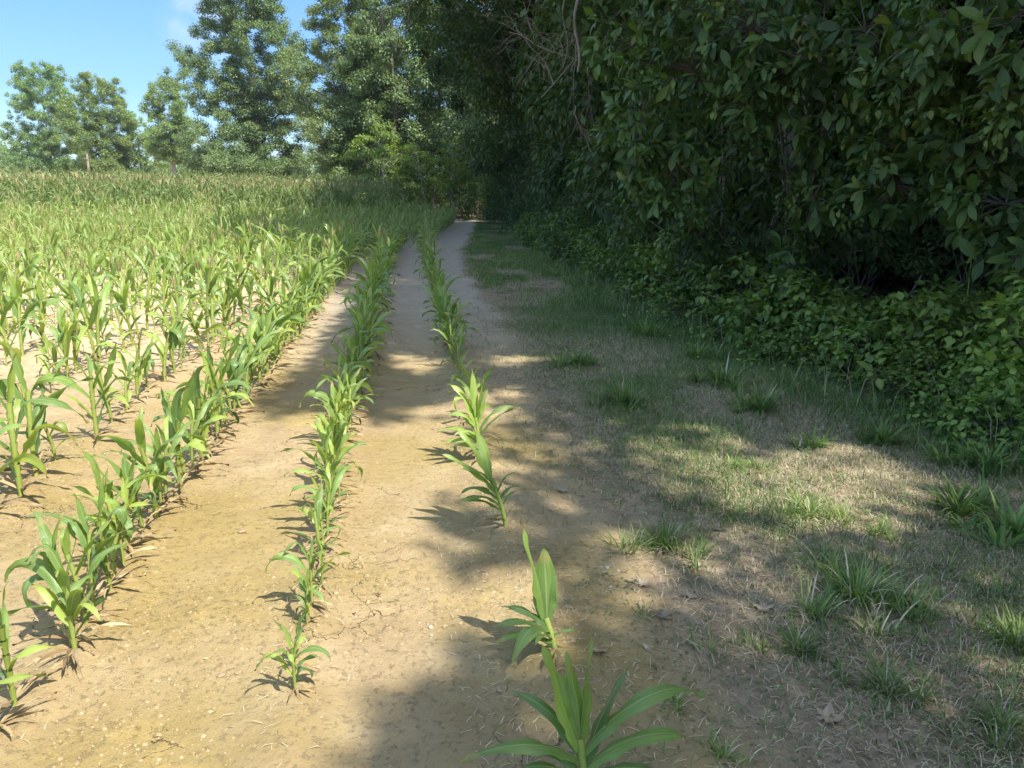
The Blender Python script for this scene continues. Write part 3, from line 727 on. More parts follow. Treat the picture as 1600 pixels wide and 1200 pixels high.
# utility pole
pp_ = Acc(); pp_.add(*tube([[0, 0, 0], [0, 0, 3], [0, 0, 5.6]], [.16, .14, .12], 10))
px_ = far_at(142, 92); pole = obj('utility_pole', None, None, (px_, 92, float(gz(px_, 92))), None, None, 'thin pale wooden pole behind the corn at the left treeline', 'pole')
obj('post', pp_.mesh('post', M_pole), pole)
q_ = Acc(); q_.add(*tube([[-.22, -.2, 5.05], [.22, -.2, 5.05]], [.05, .05], 6)); obj('bracket', q_.mesh('bracket', M_pole), pole)

# --- gaps left in the added crowns: sunlit pools on the ground, as polygons traced on the photograph
def GP(pts): return [G(a, b) for a, b in pts]
LIT = [GP([(905, 705), (960, 668), (1040, 668), (1110, 650), (1180, 690), (1290, 682), (1430, 716), (1500, 770), (1450, 800), (1400, 838), (1310, 846), (1200, 812), (1110, 790), (1010, 762), (985, 735)]),
       GP([(640, 640), (700, 618), (800, 600), (835, 628), (800, 680), (860, 690), (900, 700), (860, 730), (810, 745), (790, 790), (745, 800), (690, 792), (500, 760), (400, 660), (450, 640), (560, 640), (600, 668)]),
       GP([(720, 905), (790, 872), (850, 880), (900, 905), (880, 950), (830, 985), (740, 960)]),
       GP([(1500, 1000), (1560, 930), (1640, 940), (1700, 1150), (1560, 1120)]),
       GP([(750, 555), (840, 552), (850, 570), (760, 575)]), GP([(510, 520), (500, 560), (430, 605), (380, 590), (430, 540)]), GP([(600, 548), (690, 560), (685, 585), (620, 578)])]
SHB = GP([(-200, 600), (400, 612), (520, 600), (575, 640), (395, 672), (330, 690)])       # not used for pruning, kept as the lit side
def sun_side(x, y):
    """True left of the wood's shadow edge"""
    ys = [p[1] for p in _sh]; xs = [p[0] for p in _sh]
    return x < np.interp(y, ys, xs)
_sh = sorted([G(*p) for p in ((580, 1300), (590, 1150), (650, 1085), (730, 1020), (750, 965), (715, 900), (690, 840), (690, 790), (620, 700), (470, 672), (400, 640), (440, 600), (500, 530))] + [(-2.05, 9.2), (-2.3, 10.6), (-2.8, 12), (-3.7, 14), (-5.5, 17), (-8, 20), (-9.6, 24), (-9.4, 28), (-7, 32), (-3.5, 36), (-2, 60)], key=lambda p: p[1])
_sh = [(-.9, -3), (-.8, .5)] + _sh
rgd = np.random.default_rng(3)
DAP = [(rgd.uniform(-1.2, 4), rgd.uniform(1.5, 12), rgd.uniform(.02, .08)) for _ in range(120)] + [(rgd.uniform(-.1, 1.3), rgd.uniform(1.9, 4.8), rgd.uniform(.04, .13)) for _ in range(58)] + [(rgd.uniform(1.2, 3.2), rgd.uniform(1.6, 4.0), rgd.uniform(.04, .12)) for _ in range(40)] + [(.03, 1.93, .09), (.0, 2.22, .12), (.1, 1.75, .07)]
def lit(x, y):
    r = sun_side(x, y)
    for Pg in LIT: r |= inpoly(x, y, Pg)
    for a, b, c in DAP: r |= ((x-a)**2+(y-b)**2 < c*c)
    return r
def shadow_xy(P, z0=.1):
    hgt = (P[:, 2]-z0)*SUNK
    return P[:, 0]-SX*hgt, P[:, 1]-SY*hgt
def keepfun(off, soft=.06):
    off = np.asarray(off, float)
    def k(P):
        W = P+off; gx_, gy_ = shadow_xy(W)
        j = np.random.default_rng(1).normal(0, soft, (len(P), 2))
        return ~lit(gx_+j[:, 0], gy_+j[:, 1])
    return k
# --- trees added largely out of view, crowns shaped to throw the wanted shade
def added_shade_tree(name, tx, ty, label, seed, h0, h1, sel, rx=(-3.0, 6.5), ry=(-3.5, 9.5), n=135000, ls=.15, zb0=(4.2, 6.8)):
    rg = np.random.default_rng(seed)
    gx_ = rg.uniform(*rx, n); gy_ = rg.uniform(*ry, n)
    k = (~lit(gx_+rg.normal(0, .05, n), gy_+rg.normal(0, .05, n))) & sel(gx_, gy_)
    # clumpy density
    k &= rg.random(n) < .40+.9*vnoise(gx_*1.1, gy_*1.1, seed)
    gx_, gy_ = gx_[k], gy_[k]
    hh = h0+(h1-h0)*np.clip(vnoise(gx_*.8, gy_*.8, seed+5)*.75+rg.random(len(gx_))*.25, 0, 1)
    # low branches may not hang into the picture
    P = np.stack([gx_+SX*SUNK*hh, gy_+SY*SUNK*hh, hh], -1)
    pu, pv = proj(P[:, 0], P[:, 1], P[:, 2]); ok = (P[:, 1] < .3) | (pv < -12) | (pu > 1640) | (P[:, 0] > edgex(P[:, 1])+1.2)
    P = P[ok]
    m = len(P); D = rdirs(rg, m); D[:, 2] -= .3; Nn = rdirs(rg, m)*.35+np.array([SX*.5, SY*.5, .9])
    V2, Q2, U2, R2 = scatter(T_small, P-np.array([tx, ty, 0]), frames(D, Nn), ls*rg.uniform(.7, 1.2, m), rg.random(m))
    lv = Acc(); lv.add(V2, Q2, U2, R2)
    tr = Acc(); tp = np.array([[0, 0, -.1], [0, .1, 2], [-.1, .1, 4.5], [-.2, 0, h0*.9], [-.2, .1, h1-1]])
    tr.add(*tube(tp, [.42, .3, .26, .2, .06], 12))
    sub = P[rg.choice(m, 46)]-np.array([tx, ty, 0])
    for s_ in sub:
        zb = rg.uniform(*zb0); aa = np.array([np.interp(zb, tp[:, 2], tp[:, i]) for i in range(3)])
        tr.add(*limb(aa, s_, .07, .012, rg, 7, .06, 5))
    root = obj(name, None, None, (tx, ty, 0), None, None, label, 'tree')
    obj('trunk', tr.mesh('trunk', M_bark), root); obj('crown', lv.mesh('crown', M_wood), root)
added_shade_tree('oak_tree', 6.5, -2.5, 'oak added just outside the picture, its crown shaped to shade the foreground', 71, 7.0, 10.5, lambda x, y: y < 3.4)
added_shade_tree('oak_tree', 8.2, 3.2, 'oak added behind the right-hand bushes, its crown shaped to shade the grass verge', 72, 7.5, 11.5, lambda x, y: (y >= 3.4))

added_shade_tree('oak_tree', 7.4, 9.6, 'giant oak added above the wood, its crown shaped to shade the far path and corn', 73, 18, 24, lambda x, y: y >= 9.0, (-10.5, 3), (9, 37), 130000, .2, (9, 16))
# --- wood along the right: tall edge trees
rgf = np.random.default_rng(80)
wood = []
for i in range(4):
    tr, lv, _c = make_tree(seed=90+i, h=19.5, r=3.7, zlo=.8, prof='column', nclump=165, rmin=.55, rmax=1.25, per=330, lsize=.19, tm=T_tiny, trunk_r=.28, tone=.42, droop=.5, limbs=.35)
    wood.append((tr, lv))
wood_lit_tint = [(tr.mesh('trunk', M_bark), lv.mesh('crown', M_oak)) for tr, lv in wood]  # path-end copies: lighter leaf colour stands in for sunlight on the crowns
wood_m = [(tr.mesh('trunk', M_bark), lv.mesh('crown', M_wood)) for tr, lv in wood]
# edge trees: unique labels come from what stands near them
def wood_tree(i, x, y, s, rz, label, group='trees of the wood on the right', W=None):
    W = W or wood_m
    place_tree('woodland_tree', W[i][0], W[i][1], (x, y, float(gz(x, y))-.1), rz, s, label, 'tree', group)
ys_ = [12.5, 15.5, 18.7, 22, 25.5, 29.5, 34, 39, 44]
wl = ['nearest', 'second', 'third', 'fourth', 'fifth', 'sixth', 'seventh', 'eighth', 'ninth']
for k, y in enumerate(ys_):
    x = float(edgex(y))+2.9+rgf.uniform(-.3, .5)
    wood_tree(k % 4, x, y, (.86, .86, rgf.uniform(.95, 1.12)), rgf.random()*6.28, 'dark leafy tree of the wood edge, %s tall one along the grass verge' % wl[k])
for k in range(34):       # deeper in the wood
    y = rgf.uniform(-6, 52); x = float(edgex(y))+rgf.uniform(6.5, 18)
    if y < 11 and x < 9.5: x += 3.5
    wood_tree(k % 4, x, y, (1, 1, rgf.uniform(.8, 1.1)), rgf.random()*6.28, 'dark tree standing deep inside the wood behind the edge trees, mostly hidden')
for k, y in enumerate((1.5, 4.5, 7.5, 10.5, 13.5, 16.5, 19.5, 22.5)):
    x = float(edgex(y))+5.6+(k % 2)*1.1+(1.2 if y < 9 else 0)
    wood_tree((k+2) % 4, x, y, (1.12, 1.12, 1.22), k*1.7, 'towering dark tree of the second line inside the wood', 'towering trees of the second line')
for k, (y, bx) in enumerate(((27, -2.0), (33, -2.6), (39.5, -3.0))):
    x = float(edgex(y))+1.7
    unique_tree('woodland_tree', x, y, ('nearest', 'middle', 'farthest')[k]+' of the dark trees arching high over the far end of the path', M_wood, M_bark, seed=170+k, h=17.5, r=4.3, zlo=5.0+.4*k, prof='oak', nclump=210,
                rmin=.5, rmax=1.1, per=520, lsize=.16, tm=T_tiny, trunk_r=.26, tone=.35, droop=.6, bend=(bx, 0), limbs=.5)
# --- end of the wood, closing the path
endl = [(-11, 60, 'dark tree behind the drooping pale sapling'),
        (-8.6, 58, 'dark tree between the drooping sapling and the bright maple sapling'), (-5.4, 60, 'dark tree behind the bright maple sapling at the path end'), (-1.8, 56, 'dark tree right behind the end of the path'), (1.8, 53, 'dark tree where the path disappears into the wood')]
for k, (x, y, l_) in enumerate(endl): wood_tree((k+1) % 4, x, y, (.95, .95, (.72, .92, 1.0, 1.05, 1.0)[k]), k*1.3, 'dark tree, '+l_ if not l_.startswith('dark') else l_, 'trees closing the far end of the path', wood_lit_tint)
for k in range(9):
    wood_tree(k % 4, -11.5+k*2.6+rgf.uniform(-1, 1), 66+rgf.uniform(0, 8), (1, 1, .9), k*2.1, 'dark tree deep in the wood behind the path end', 'trees deep behind the path end')

# --- saplings in front of the path end
def sapling(px, y, toppx, halfw, basey, label, mat, seed, zlo, droop=.6, trunk=.05, bend=(0, 0), n=26, rm=(.3, .6), tone=.6, bark=M_bark_pale, ls=.16, per=420):
    x = far_at(px, y); h = topz(toppx, y)-float(gz(x, y))
    unique_tree('sapling', x, y, label, mat, bark, seed=seed, h=h, r=halfw/F*y, zlo=zlo, prof='oak', nclump=n, rmin=rm[0], rmax=rm[1], per=per, lsize=ls, tm=T_tiny, trunk_r=trunk, tone=tone, droop=droop, bend=bend, flat=.45, limbs=.9)
sapling(600, 49, 178, 52, 335, 'pale drooping feathery sapling rising above the corn left of the path end', M_sap, 61, 1.9, .9, .07, (0, 0), 46, (.4, .85), .45)
sapling(668, 47.5, 215, 24, 335, 'thin leaning pale-stemmed sapling above the corn', M_sap, 62, 3.2, .5, .05, (-.9, 0), 14, (.3, .55), .6)
sapling(706, 46.5, 205, 34, 335, 'bright green maple sapling with a pale straight stem at the path end', M_sap, 63, 2.1, .5, .07, (0, 0), 34, (.35, .7), .85)
sapling(758, 44, 262, 26, 335, 'small green sapling right of the path end', M_sap, 64, 1.4, .5, .05, (0, 0), 18, (.3, .5), .4)

# --- understorey shrubs along the foot of the wood
def make_shrub(seed, h, r, n, per, ls, tm, mat, tone=.5, rm=(.25, .5)):
    rg = np.random.default_rng(seed); Cn, Rd = crown_centers(rg, n, h, r, .15, PROFS['skirt'], *rm)
    st = Acc()
    for c in Cn[:14]: st.add(*limb([rg.normal(0, .12), rg.normal(0, .12), 0], c, .018, .005, rg, 5, .1, 5))
    lv = Acc(); lv.add(*clump_leaves(rg, Cn, Rd, per, ls, tm, .35, .75, tone=tone))
    return st.mesh('stems', M_twig), lv.mesh('foliage', mat)
shr = [make_shrub(120+i, 3.4, 1.35, 60, 620, .11, T_small, M_wood, .5) for i in range(3)]
shl = [make_shrub(130+i, 1.1, .8, 40, 900, .085, T_ov, M_bush, .45, (.16, .3)) for i in range(4)]
def shrub(pro, x, y, s, rz, label, group):
    place_tree('shrub', pro[0], pro[1], (x, y, float(gz(x, y))-.05), rz, s, label, 'shrub', group, ('stems', 'foliage'))
y = 9.2; k = 0
while y < 47:
    x = float(edgex(y))+1.35
    shrub(shr[k % 3], x, y, (1, 1, rgf.uniform(.9, 1.35)), rgf.random()*6.28, 'dark head-high shrub at the wood foot, %s along from the near gap' % ordinal(k), 'tall shrubs at the foot of the wood')
    y += 1.7+y*.035; k += 1
for k in range(8):
    y = 49+rgf.uniform(-1, 3); x = -13+k*1.9
    shrub(shr[k % 3], x, y+4, (1.2, 1.2, .8), k*2., 'dark shrub under the trees behind the far end of the corn', 'shrubs behind the far corn')
for k, (x, y, l_) in enumerate(((-3.6, 51, 'dark shrub left of where the path ends'), (-2.2, 50.5, 'dark shrub standing right where the path ends'), (-.8, 50, 'dark shrub just right of the path end'), (.6, 49.5, 'dark shrub at the far right corner of the verge'))):
    shrub(shr[k % 3], x, y, (.9, .9, .6+.1*k), k*2.3, l_, 'shrubs closing the path end')
y = 7.6; k = 0
while y < 30:
    x = float(edgex(y))+.55
    shrub(shl[k % 4], x, y, (.95, .95, rgf.uniform(.7, 1.0)), rgf.random()*6.28, 'low shrub at the grass edge, %s along from the near gap' % ordinal(k), 'low shrubs at the edge of the grass')
    y += .85+y*.03; k += 1
# near bushes at the right: ovate leaves
nearb = [((3.45, 4.75), .95, 'bright green bush filling the lower right edge of the picture'), ((4.15, 5.3), 1.35, 'tallest leafy bush at the right picture edge behind the lower one'), ((3.3, 5.75), .8, 'leafy bush just left of the bush on the right edge'),
         ((2.95, 6.45), .75, 'knee-high leafy bush in front of the dark opening in the wood'), ((2.75, 7.15), .95, 'leafy bush under the vine-covered trunk'), ((3.9, 6.6), .8, 'dark green bush behind the front bushes below the opening')]
for k, ((x, y), s, l_) in enumerate(nearb):
    pr = make_shrub(140+k, (.95, 1.25, .72, .62, .72, .66)[k], .75, 60, 950, .076, T_ov, M_bush, .62 if k < 3 else .5, (.13, .25))
    shrub(pr, x, y, None, 0, l_, 'leafy bushes in front of the wood opening')

for k, (a_, b_, s_, l_) in enumerate(((1500, 668, .5, 'low bramble spilling onto the grass left of the right-hand bush'), (1420, 632, .45, 'small bramble at the front of the leafy bushes'), (1330, 600, .5, 'bramble behind the white daisy'), (1560, 700, .5, 'lowest bramble at the right picture edge'),
        (1240, 570, .5, 'bramble at the foot of the leafy bushes, left of the daisy'), (1130, 530, .5, 'bramble below the vine-covered trunk'), (1040, 500, .5, 'bramble left of the leafy bushes where the far shrubs begin'))):
    x, y = G(a_, b_); shrub(shl[k % 4], x+.15, y+.1, (.55, .55, s_*.9), k*1.9, l_, 'brambles at the foot of the wood')
# --- big-leaved trees hanging over the near edge
def bigleaf(name, tx, ty, boxes, seed, label, trunkpts, rads, size=.165):
    rg = np.random.default_rng(seed); tr = Acc(); lv = Acc()
    tp = np.array(trunkpts, float); tr.add(*tube(tp, rads, 10))
    for (c, rr, n) in boxes:
        c = np.array(c)-np.array([tx, ty, 0]); rr = np.array(rr)
        zb = max(.8, min(c[2]-.2, tp[-1, 2]-.1)); aa = np.array([np.interp(zb, tp[:, 2], tp[:, i]) for i in range(3)])
        if np.linalg.norm(c-aa) < 2.3: tr.add(*limb(aa, c, .022, .008, rg, 9, .04, 6))
        d = rdirs(rg, n); p = c + d*rr*(.45+.55*rg.random((n, 1)))
        out = d*np.array([1, 1, .4]); out[:, 0] -= .25
        for q in p[::2]: tr.add(*limb(c, q, .008, .003, rg, 4, .05, 4))
        lv.add(*whorl_leaves(rg, p, out, size, T_big, tone=.42+rg.normal(0, .1)))
        m = max(1, n//26); vc = c + rdirs(rg, m)*rr*.9; vc[:, 2] -= rr[2]*.3
        lv.add(*clump_leaves(rg, vc, rg.uniform(.12, .26, m), 1500, .06, T_ov, .5, 1.1, tone=.55+rg.normal(0, .12)))
    root = obj(name, None, None, (tx, ty, float(gz(tx, ty))-.05), None, None, label, 'tree')
    obj('trunk', tr.mesh('trunk', M_bark), root); obj('crown', lv.mesh('crown', M_big), root)
def RB(px, py, y, rr, n): return (ray(px, py, y), rr, n)
bigleaf('hickory_tree', 3.6, 10.0, [RB(1010, 60, 8.6, (.7, .6, .5), 75), RB(1000, 190, 8.3, (.45, .5, .55), 60), RB(1090, 110, 8.0, (.8, .6, .55), 80), RB(1060, 250, 8.2, (.5, .5, .5), 60), RB(1180, 40, 7.6, (.8, .6, .5), 85), RB(1180, 140, 7.5, (.6, .5, .4), 60),
        RB(1010, 290, 8.8, (.4, .5, .35), 36), RB(1260, 90, 7.2, (.5, .5, .45), 50), RB(1120, -30, 8.0, (.9, .7, .6), 70)], 150, 'large-leaved tree hanging over the verge left of the dark opening',
        [[0, 0, 0], [.05, 0, 1.2], [-.05, .1, 2.6], [.1, .1, 4.2], [0, .2, 6]], [.10, .085, .075, .06, .03])
bigleaf('hickory_tree', 5.3, 7.6, [RB(1500, 60, 5.8, (.6, .5, .5), 80), RB(1580, 130, 5.4, (.5, .5, .5), 70), RB(1440, 130, 6.2, (.5, .5, .4), 55), RB(1540, 230, 5.8, (.5, .4, .35), 60), RB(1400, 300, 6.4, (.4, .35, .22), 34), RB(1570, 330, 5.6, (.4, .4, .3), 44),
        RB(1350, 60, 6.8, (.6, .5, .4), 60), RB(1300, 200, 7.2, (.35, .4, .4), 36), RB(1640, 30, 5.2, (.6, .5, .6), 60), RB(1380, 240, 6.9, (.3, .4, .25), 26), RB(1270, 320, 7.3, (.25, .3, .3), 30), RB(1235, 420, 7.3, (.16, .25, .35), 26), RB(1590, 400, 5.3, (.25, .3, .25), 20)], 151,
        'large-leaved tree hanging its foliage over the right edge of the picture', [[0, 0, 0], [.1, 0, 1.3], [0, .1, 2.8], [-.2, .1, 4.5], [-.1, 0, 6]], [.13, .11, .09, .07, .03])
# dark small trees right behind the opening
for k, (x, y, s) in enumerate(((7.2, 10.5, .5), (5.6, 12.5, .55), (9.5, 9, .6), (8.5, 13.5, .6), (9.2, 5.2, .5))):
    wood_tree(k % 4, x, y, (s, s, s*.9), k*1.1, ('small dark tree glimpsed through the opening, behind the large-leaved trees'), 'small trees inside the near wood')
for k, (x, y, s) in enumerate(((5.6, 9.2, .8), (7.0, 7.8, .9), (4.7, 10.3, 1.1), (6.6, 9.3, 1.2), (5.9, 6.0, 1.0), (5.6, 4.6, 1.0), (7.4, 5.8, 1.1))):
    shrub(shr[k % 3], x, y, (.85*s, .85*s, .62*s), k*1.7, 'dim shrub inside the wood behind the leafy bushes', 'shrubs inside the near wood')

# --- dead branches and hanging vines
def twig_tree(seed, P0, d0, length, r0, depth=3, grav=-.15):
    rg = np.random.default_rng(seed); acc = Acc()
    def go(p, d, Lg, r, dep):
        n = 7; pts = [p]; dd = d.copy()
        for i in range(n):
            dd = dd+rg.normal(0, .16, 3)+np.array([0, 0, grav*.2]); dd /= np.linalg.norm(dd); pts.append(pts[-1]+dd*Lg/n)
        acc.add(*tube(np.array(pts), np.linspace(r, r*.35, n+1), 5))
        if dep:
            for k in range(4):
                j = rg.integers(2, n+1); go(pts[j], dd+rg.normal(0, .65, 3), Lg*rg.uniform(.4, .7), r*.5, dep-1)
    go(np.zeros(3), np.array(d0, float)/np.linalg.norm(d0), length, r0, depth); return acc
dead_b = [((1000, 5), 13.5, (-1, -.1, -.25), 3.6, .05, 'grey dead branch reaching left across the upper dark canopy'), ((905, 95), 14, (-.8, 0, .1), 2.4, .03, 'tangle of bare twigs beside the hanging vines'), ((700, -40), 24, (-.6, 0, -.5), 4, .05, 'pale bare branch arching down at the top of the canopy'),
          ((900, 165), 12.5, (-.15, 0, -1), 1.3, .018, 'small dead twigs dangling halfway down the wood edge'), ((1185, 420), 8.6, (-1, -.2, .1), .9, .012, 'bare twigs poking from the gap above the bushes'), ((1440, 430), 7.6, (-.4, 0, -.6), .8, .016, 'bare grey stems inside the dark opening')]
for k, ((a_, b_), y, d, Lg, r, l_) in enumerate(dead_b):
    Lg *= .62; r *= .6
    p = ray(a_, b_, y); obj('dead_branch', twig_tree(160+k, None, d, Lg, r).mesh('dead_branch', M_twig), None, p, label=l_, cat='branch')
for k, (a_, b0, b1, y, r, l_) in enumerate(((903, -60, 112, 13, .035, 'pale thick vine hanging straight down from the canopy'), (884, -40, 105, 13.2, .014, 'thin vine hanging just left of the thick pale one'), (899, 40, 110, 13.1, .009, 'thinnest vine touching the thick pale one'))):
    p0 = np.array(ray(a_, b0, y)); p1 = np.array(ray(a_-2, b1, y)); t = np.linspace(0, 1, 12)[:, None]
    P = p0*(1-t)+p1*t + np.stack([.05*np.sin(t[:, 0]*9+k), .05*np.cos(t[:, 0]*7), 0*t[:, 0]], -1)-p1
    a = Acc(); a.add(*tube(P, np.linspace(r, r*.6, 12), 6)); obj('hanging_vine', a.mesh('hanging_vine', M_bark_pale), None, p1, label=l_, cat='vine')

# ------------------------------------------------------------------ grass, weeds, litter
T_blade = (np.array([[-.5, 0, 0], [.5, 0, 0], [.38, .5, .30], [-.38, .5, .30], [.04, 1, .42], [-.04, 1, .42]]), np.array([[0, 1, 2, 3], [3, 2, 4, 5]]), np.array([[0, 0], [1, 0], [1, .5], [0, .5], [.6, 1], [.4, 1.]]))
def blades(rg, P, length, width, tone, updeg=(25, 80)):
    """scatter bent grass blades standing at P"""
    if callable(tone): tone = tone(P[:, 0], P[:, 1])
    n = len(P); a = rg.random(n)*6.28; e = np.radians(rg.uniform(*updeg, n)); Lb = length*rg.uniform(.5, 1.3, n)
    ux = np.stack([np.cos(a), np.sin(a), 0*a], -1); side = np.stack([-np.sin(a), np.cos(a), 0*a], -1); up = np.array([0, 0, 1.])
    W = (width*rg.uniform(.6, 1.2, n))[:, None]
    d0 = ux*np.cos(e)[:, None]+up*np.sin(e)[:, None]; e2 = e-.7; d1 = ux*np.cos(e2)[:, None]+up*np.sin(e2)[:, None]
    p1 = P+d0*(Lb*.55)[:, None]; p2 = p1+d1*(Lb*.45)[:, None]
    V = np.stack([P-side*W*.5, P+side*W*.5, p1+side*W*.42, p1-side*W*.42, p2+side*W*.06, p2-side*W*.06], 1).reshape(-1, 3)
    Qd = (T_blade[1][None]+(np.arange(n)*6)[:, None, None]).reshape(-1, 4)
    return V, Qd, np.tile(T_blade[2], (n, 1)), np.repeat(np.clip(tone+rg.normal(0, .22, n), 0, 1), 6)
def verge_pts(rg, n, y0, y1, fn, xpad=.9):
    y = y0+(y1-y0)*rg.random(n)**1.0; x0 = bare_edge(y)-.45; x1 = edgex(y)+xpad
    x = x0+(x1-x0)*rg.random(n)
    k = rg.random(n) < fn(x, y)
    x, y = x[k], y[k]; return np.stack([x, y, gz(x, y)-.003], -1)
greenmap = lambda x, y: np.clip(sstep(.35, .62, fbm(x*1.1, y*1.1, 50))*.75 + sstep(1.0, .1, edgex(y)-x)*.9 + sstep(6, 9, y)*.5, 0, 1)
drymap = lambda x, y: np.clip(sstep(-.05, .9, x-be_(x, y))*(.45+.8*fbm(x*1.3, y*1.3, 55))+.03, 0, 1)
def be_(x, y): return bare_edge(y)+(fbm(x*1.2, y*1.2, 40)-.5)*.5
rg = np.random.default_rng(200)
a = Acc(); P = verge_pts(rg, 300000, .9, 10, lambda x, y: drymap(x, y)); a.add(*blades(rg, P, .05, .0028, .65, (5, 60)))
P = verge_pts(rg, 60000, 8, 45, lambda x, y: drymap(x, y)*.8); a.add(*blades(rg, P, .08, .006, .6, (10, 60)))
obj('dry_grass', a.mesh('dry_grass', M_dry), label='short straw-coloured dry grass on the verge between path and wood', cat='grass', kind='stuff')
a = Acc(); P = verge_pts(rg, 340000, .9, 10, lambda x, y: drymap(x, y)*(.14+.8*greenmap(x, y))); a.add(*blades(rg, P, .065, .0036, .55, (15, 80)))
P = verge_pts(rg, 26000, .9, 12, lambda x, y: drymap(x, y)*greenmap(x, y)); a.add(*blades(rg, P, .13, .0045, .55, (25, 85)))
P = verge_pts(rg, 170000, 10, 46, lambda x, y: sstep(0, .5, x-be_(x, y))*sstep(.30, .60, fbm(x*1.4, y*.8, 71))); a.add(*blades(rg, P, .10, .008, lambda x, y: .1+1.1*fbm(x*.9, y*.9, 88), (30, 80)))
P = verge_pts(rg, 60000, 1.5, 16, lambda x, y: sstep(1.15, .2, edgex(y)-x)*sstep(.38, .55, fbm(x*1.9, y*1.9, 66))); a.add(*blades(rg, P, .17, .008, .45, (35, 85)))
obj('green_grass', a.mesh('green_grass', M_grass), label='short green grass growing on the verge up to the bushes', cat='grass', kind='stuff')
# low small-leaved weeds
P = verge_pts(rg, 34000, .9, 9, lambda x, y: sstep(.50, .62, fbm(x*1.6, y*1.6, 61))*sstep(-.3, .2, x-be_(x, y))); P[:, 2] += rg.uniform(.004, .03, len(P))
D = rdirs(rg, len(P)); D[:, 2] = np.abs(D[:, 2])*.4; Nn = rdirs(rg, len(P))*.4+np.array([0, 0, 1.])
a = Acc(); a.add(*scatter(T_tiny, P, frames(D, Nn), .016*rg.uniform(.6, 1.4, len(P)), rg.random(len(P))))
obj('low_weeds', a.mesh('low_weeds', M_weed), label='mats of tiny blue-green creeping weed leaves between grass and bare soil', cat='weeds', kind='stuff')
# crumbs and straw bits on the soil
def crumb_tmpl(seed):
    r_ = np.random.default_rng(seed); s = .5
    V = np.array([[-1, -1, -.5], [1, -1, -.5], [1, 1, -.5], [-1, 1, -.5], [-.6, -.7, .5], [.7, -.5, .6], [.5, .7, .45], [-.7, .6, .6]])*s*r_.uniform(.7, 1.3, (8, 3))
    return V, np.array([[0, 1, 5, 4], [1, 2, 6, 5], [2, 3, 7, 6], [3, 0, 4, 7], [4, 5, 6, 7]]), np.zeros((8, 2))
M_crumb = leafmat('soil_crumb', [(.22, .155, .09), (.29, .21, .12), (.34, .25, .145), (.38, .285, .17)], .0, rough=.95, spec=.1)
a = Acc()
for s_ in range(3):
    n = 20000; y = 1.3+9*rg.random(n)**1.4; x = -.72*y+rg.random(n)*(edgex(y)-.2+.72*y)
    k = (rg.random(n) < sstep(.40, .58, fbm(x*1.7, y*1.7, 30))) | (rg.random(n) < .04); x, y = x[k], y[k]; n = len(x)
    th = rg.random(n)*6.28; D = np.stack([np.cos(th), np.sin(th), rg.normal(0, .2, n)], -1)
    sz = .0024*np.exp(rg.normal(0, .55, n)); sz = np.minimum(sz, .008)
    a.add(*scatter(crumb_tmpl(s_), np.stack([x, y, gz(x, y)+sz*.1], -1), frames(D, np.tile([0, 0, 1.], (n, 1))), sz*1.6, rg.random(n)))
obj('soil_crumbs', a.mesh('soil_crumbs', M_crumb, False), label='loose crumbs of dry soil scattered over the bare ground', cat='soil', kind='stuff')
n = 16000; y = 1.3+9*rg.random(n)**1.3; x = bare_edge(y)-.7+(edgex(y)-bare_edge(y)+.6)*rg.random(n)
n2 = 2600; y2 = 1.5+7*rg.random(n2); x2 = rowx(y2)-.767*rg.integers(0, 6, n2)+rg.normal(0, .09, n2)
x = np.concatenate([x, x2]); y = np.concatenate([y, y2])
a = Acc(); a.add(*blades(rg, np.stack([x, y, gz(x, y)+.002], -1), .04, .0028, .6, (-2, 14)))
obj('straw_litter', a.mesh('straw_litter', M_dry), label='bits of dry straw and root litter lying on the soil', cat='litter', kind='stuff')

rg = np.random.default_rng(210)
P = verge_pts(rg, 9000, 1.6, 16, lambda x, y: sstep(.9, .1, edgex(y)-x)*.8, .5)
a = Acc(); a.add(*blades(rg, P[:700], .34, .004, .5, (55, 88)))
obj('dead_stalks', a.mesh('dead_stalks', M_dry), label='thin dead stalks standing among the grass at the foot of the bushes', cat='grass', kind='stuff')
P = P[700:]; P[:, 2] += rg.uniform(.02, .14, len(P)); D = rdirs(rg, len(P)); D[:, 2] = D[:, 2]*.4; Nn = rdirs(rg, len(P))*.4+np.array([0, 0, 1.])
a = Acc(); a.add(*scatter(T_ov, P, frames(D, Nn), .042*rg.uniform(.5, 1.3, len(P)), rg.random(len(P))))
obj('broadleaf_weeds', a.mesh('broadleaf_weeds', M_bush), label='knee-low broad-leaved weeds mixed into the grass beside the bushes', cat='weeds', kind='stuff')
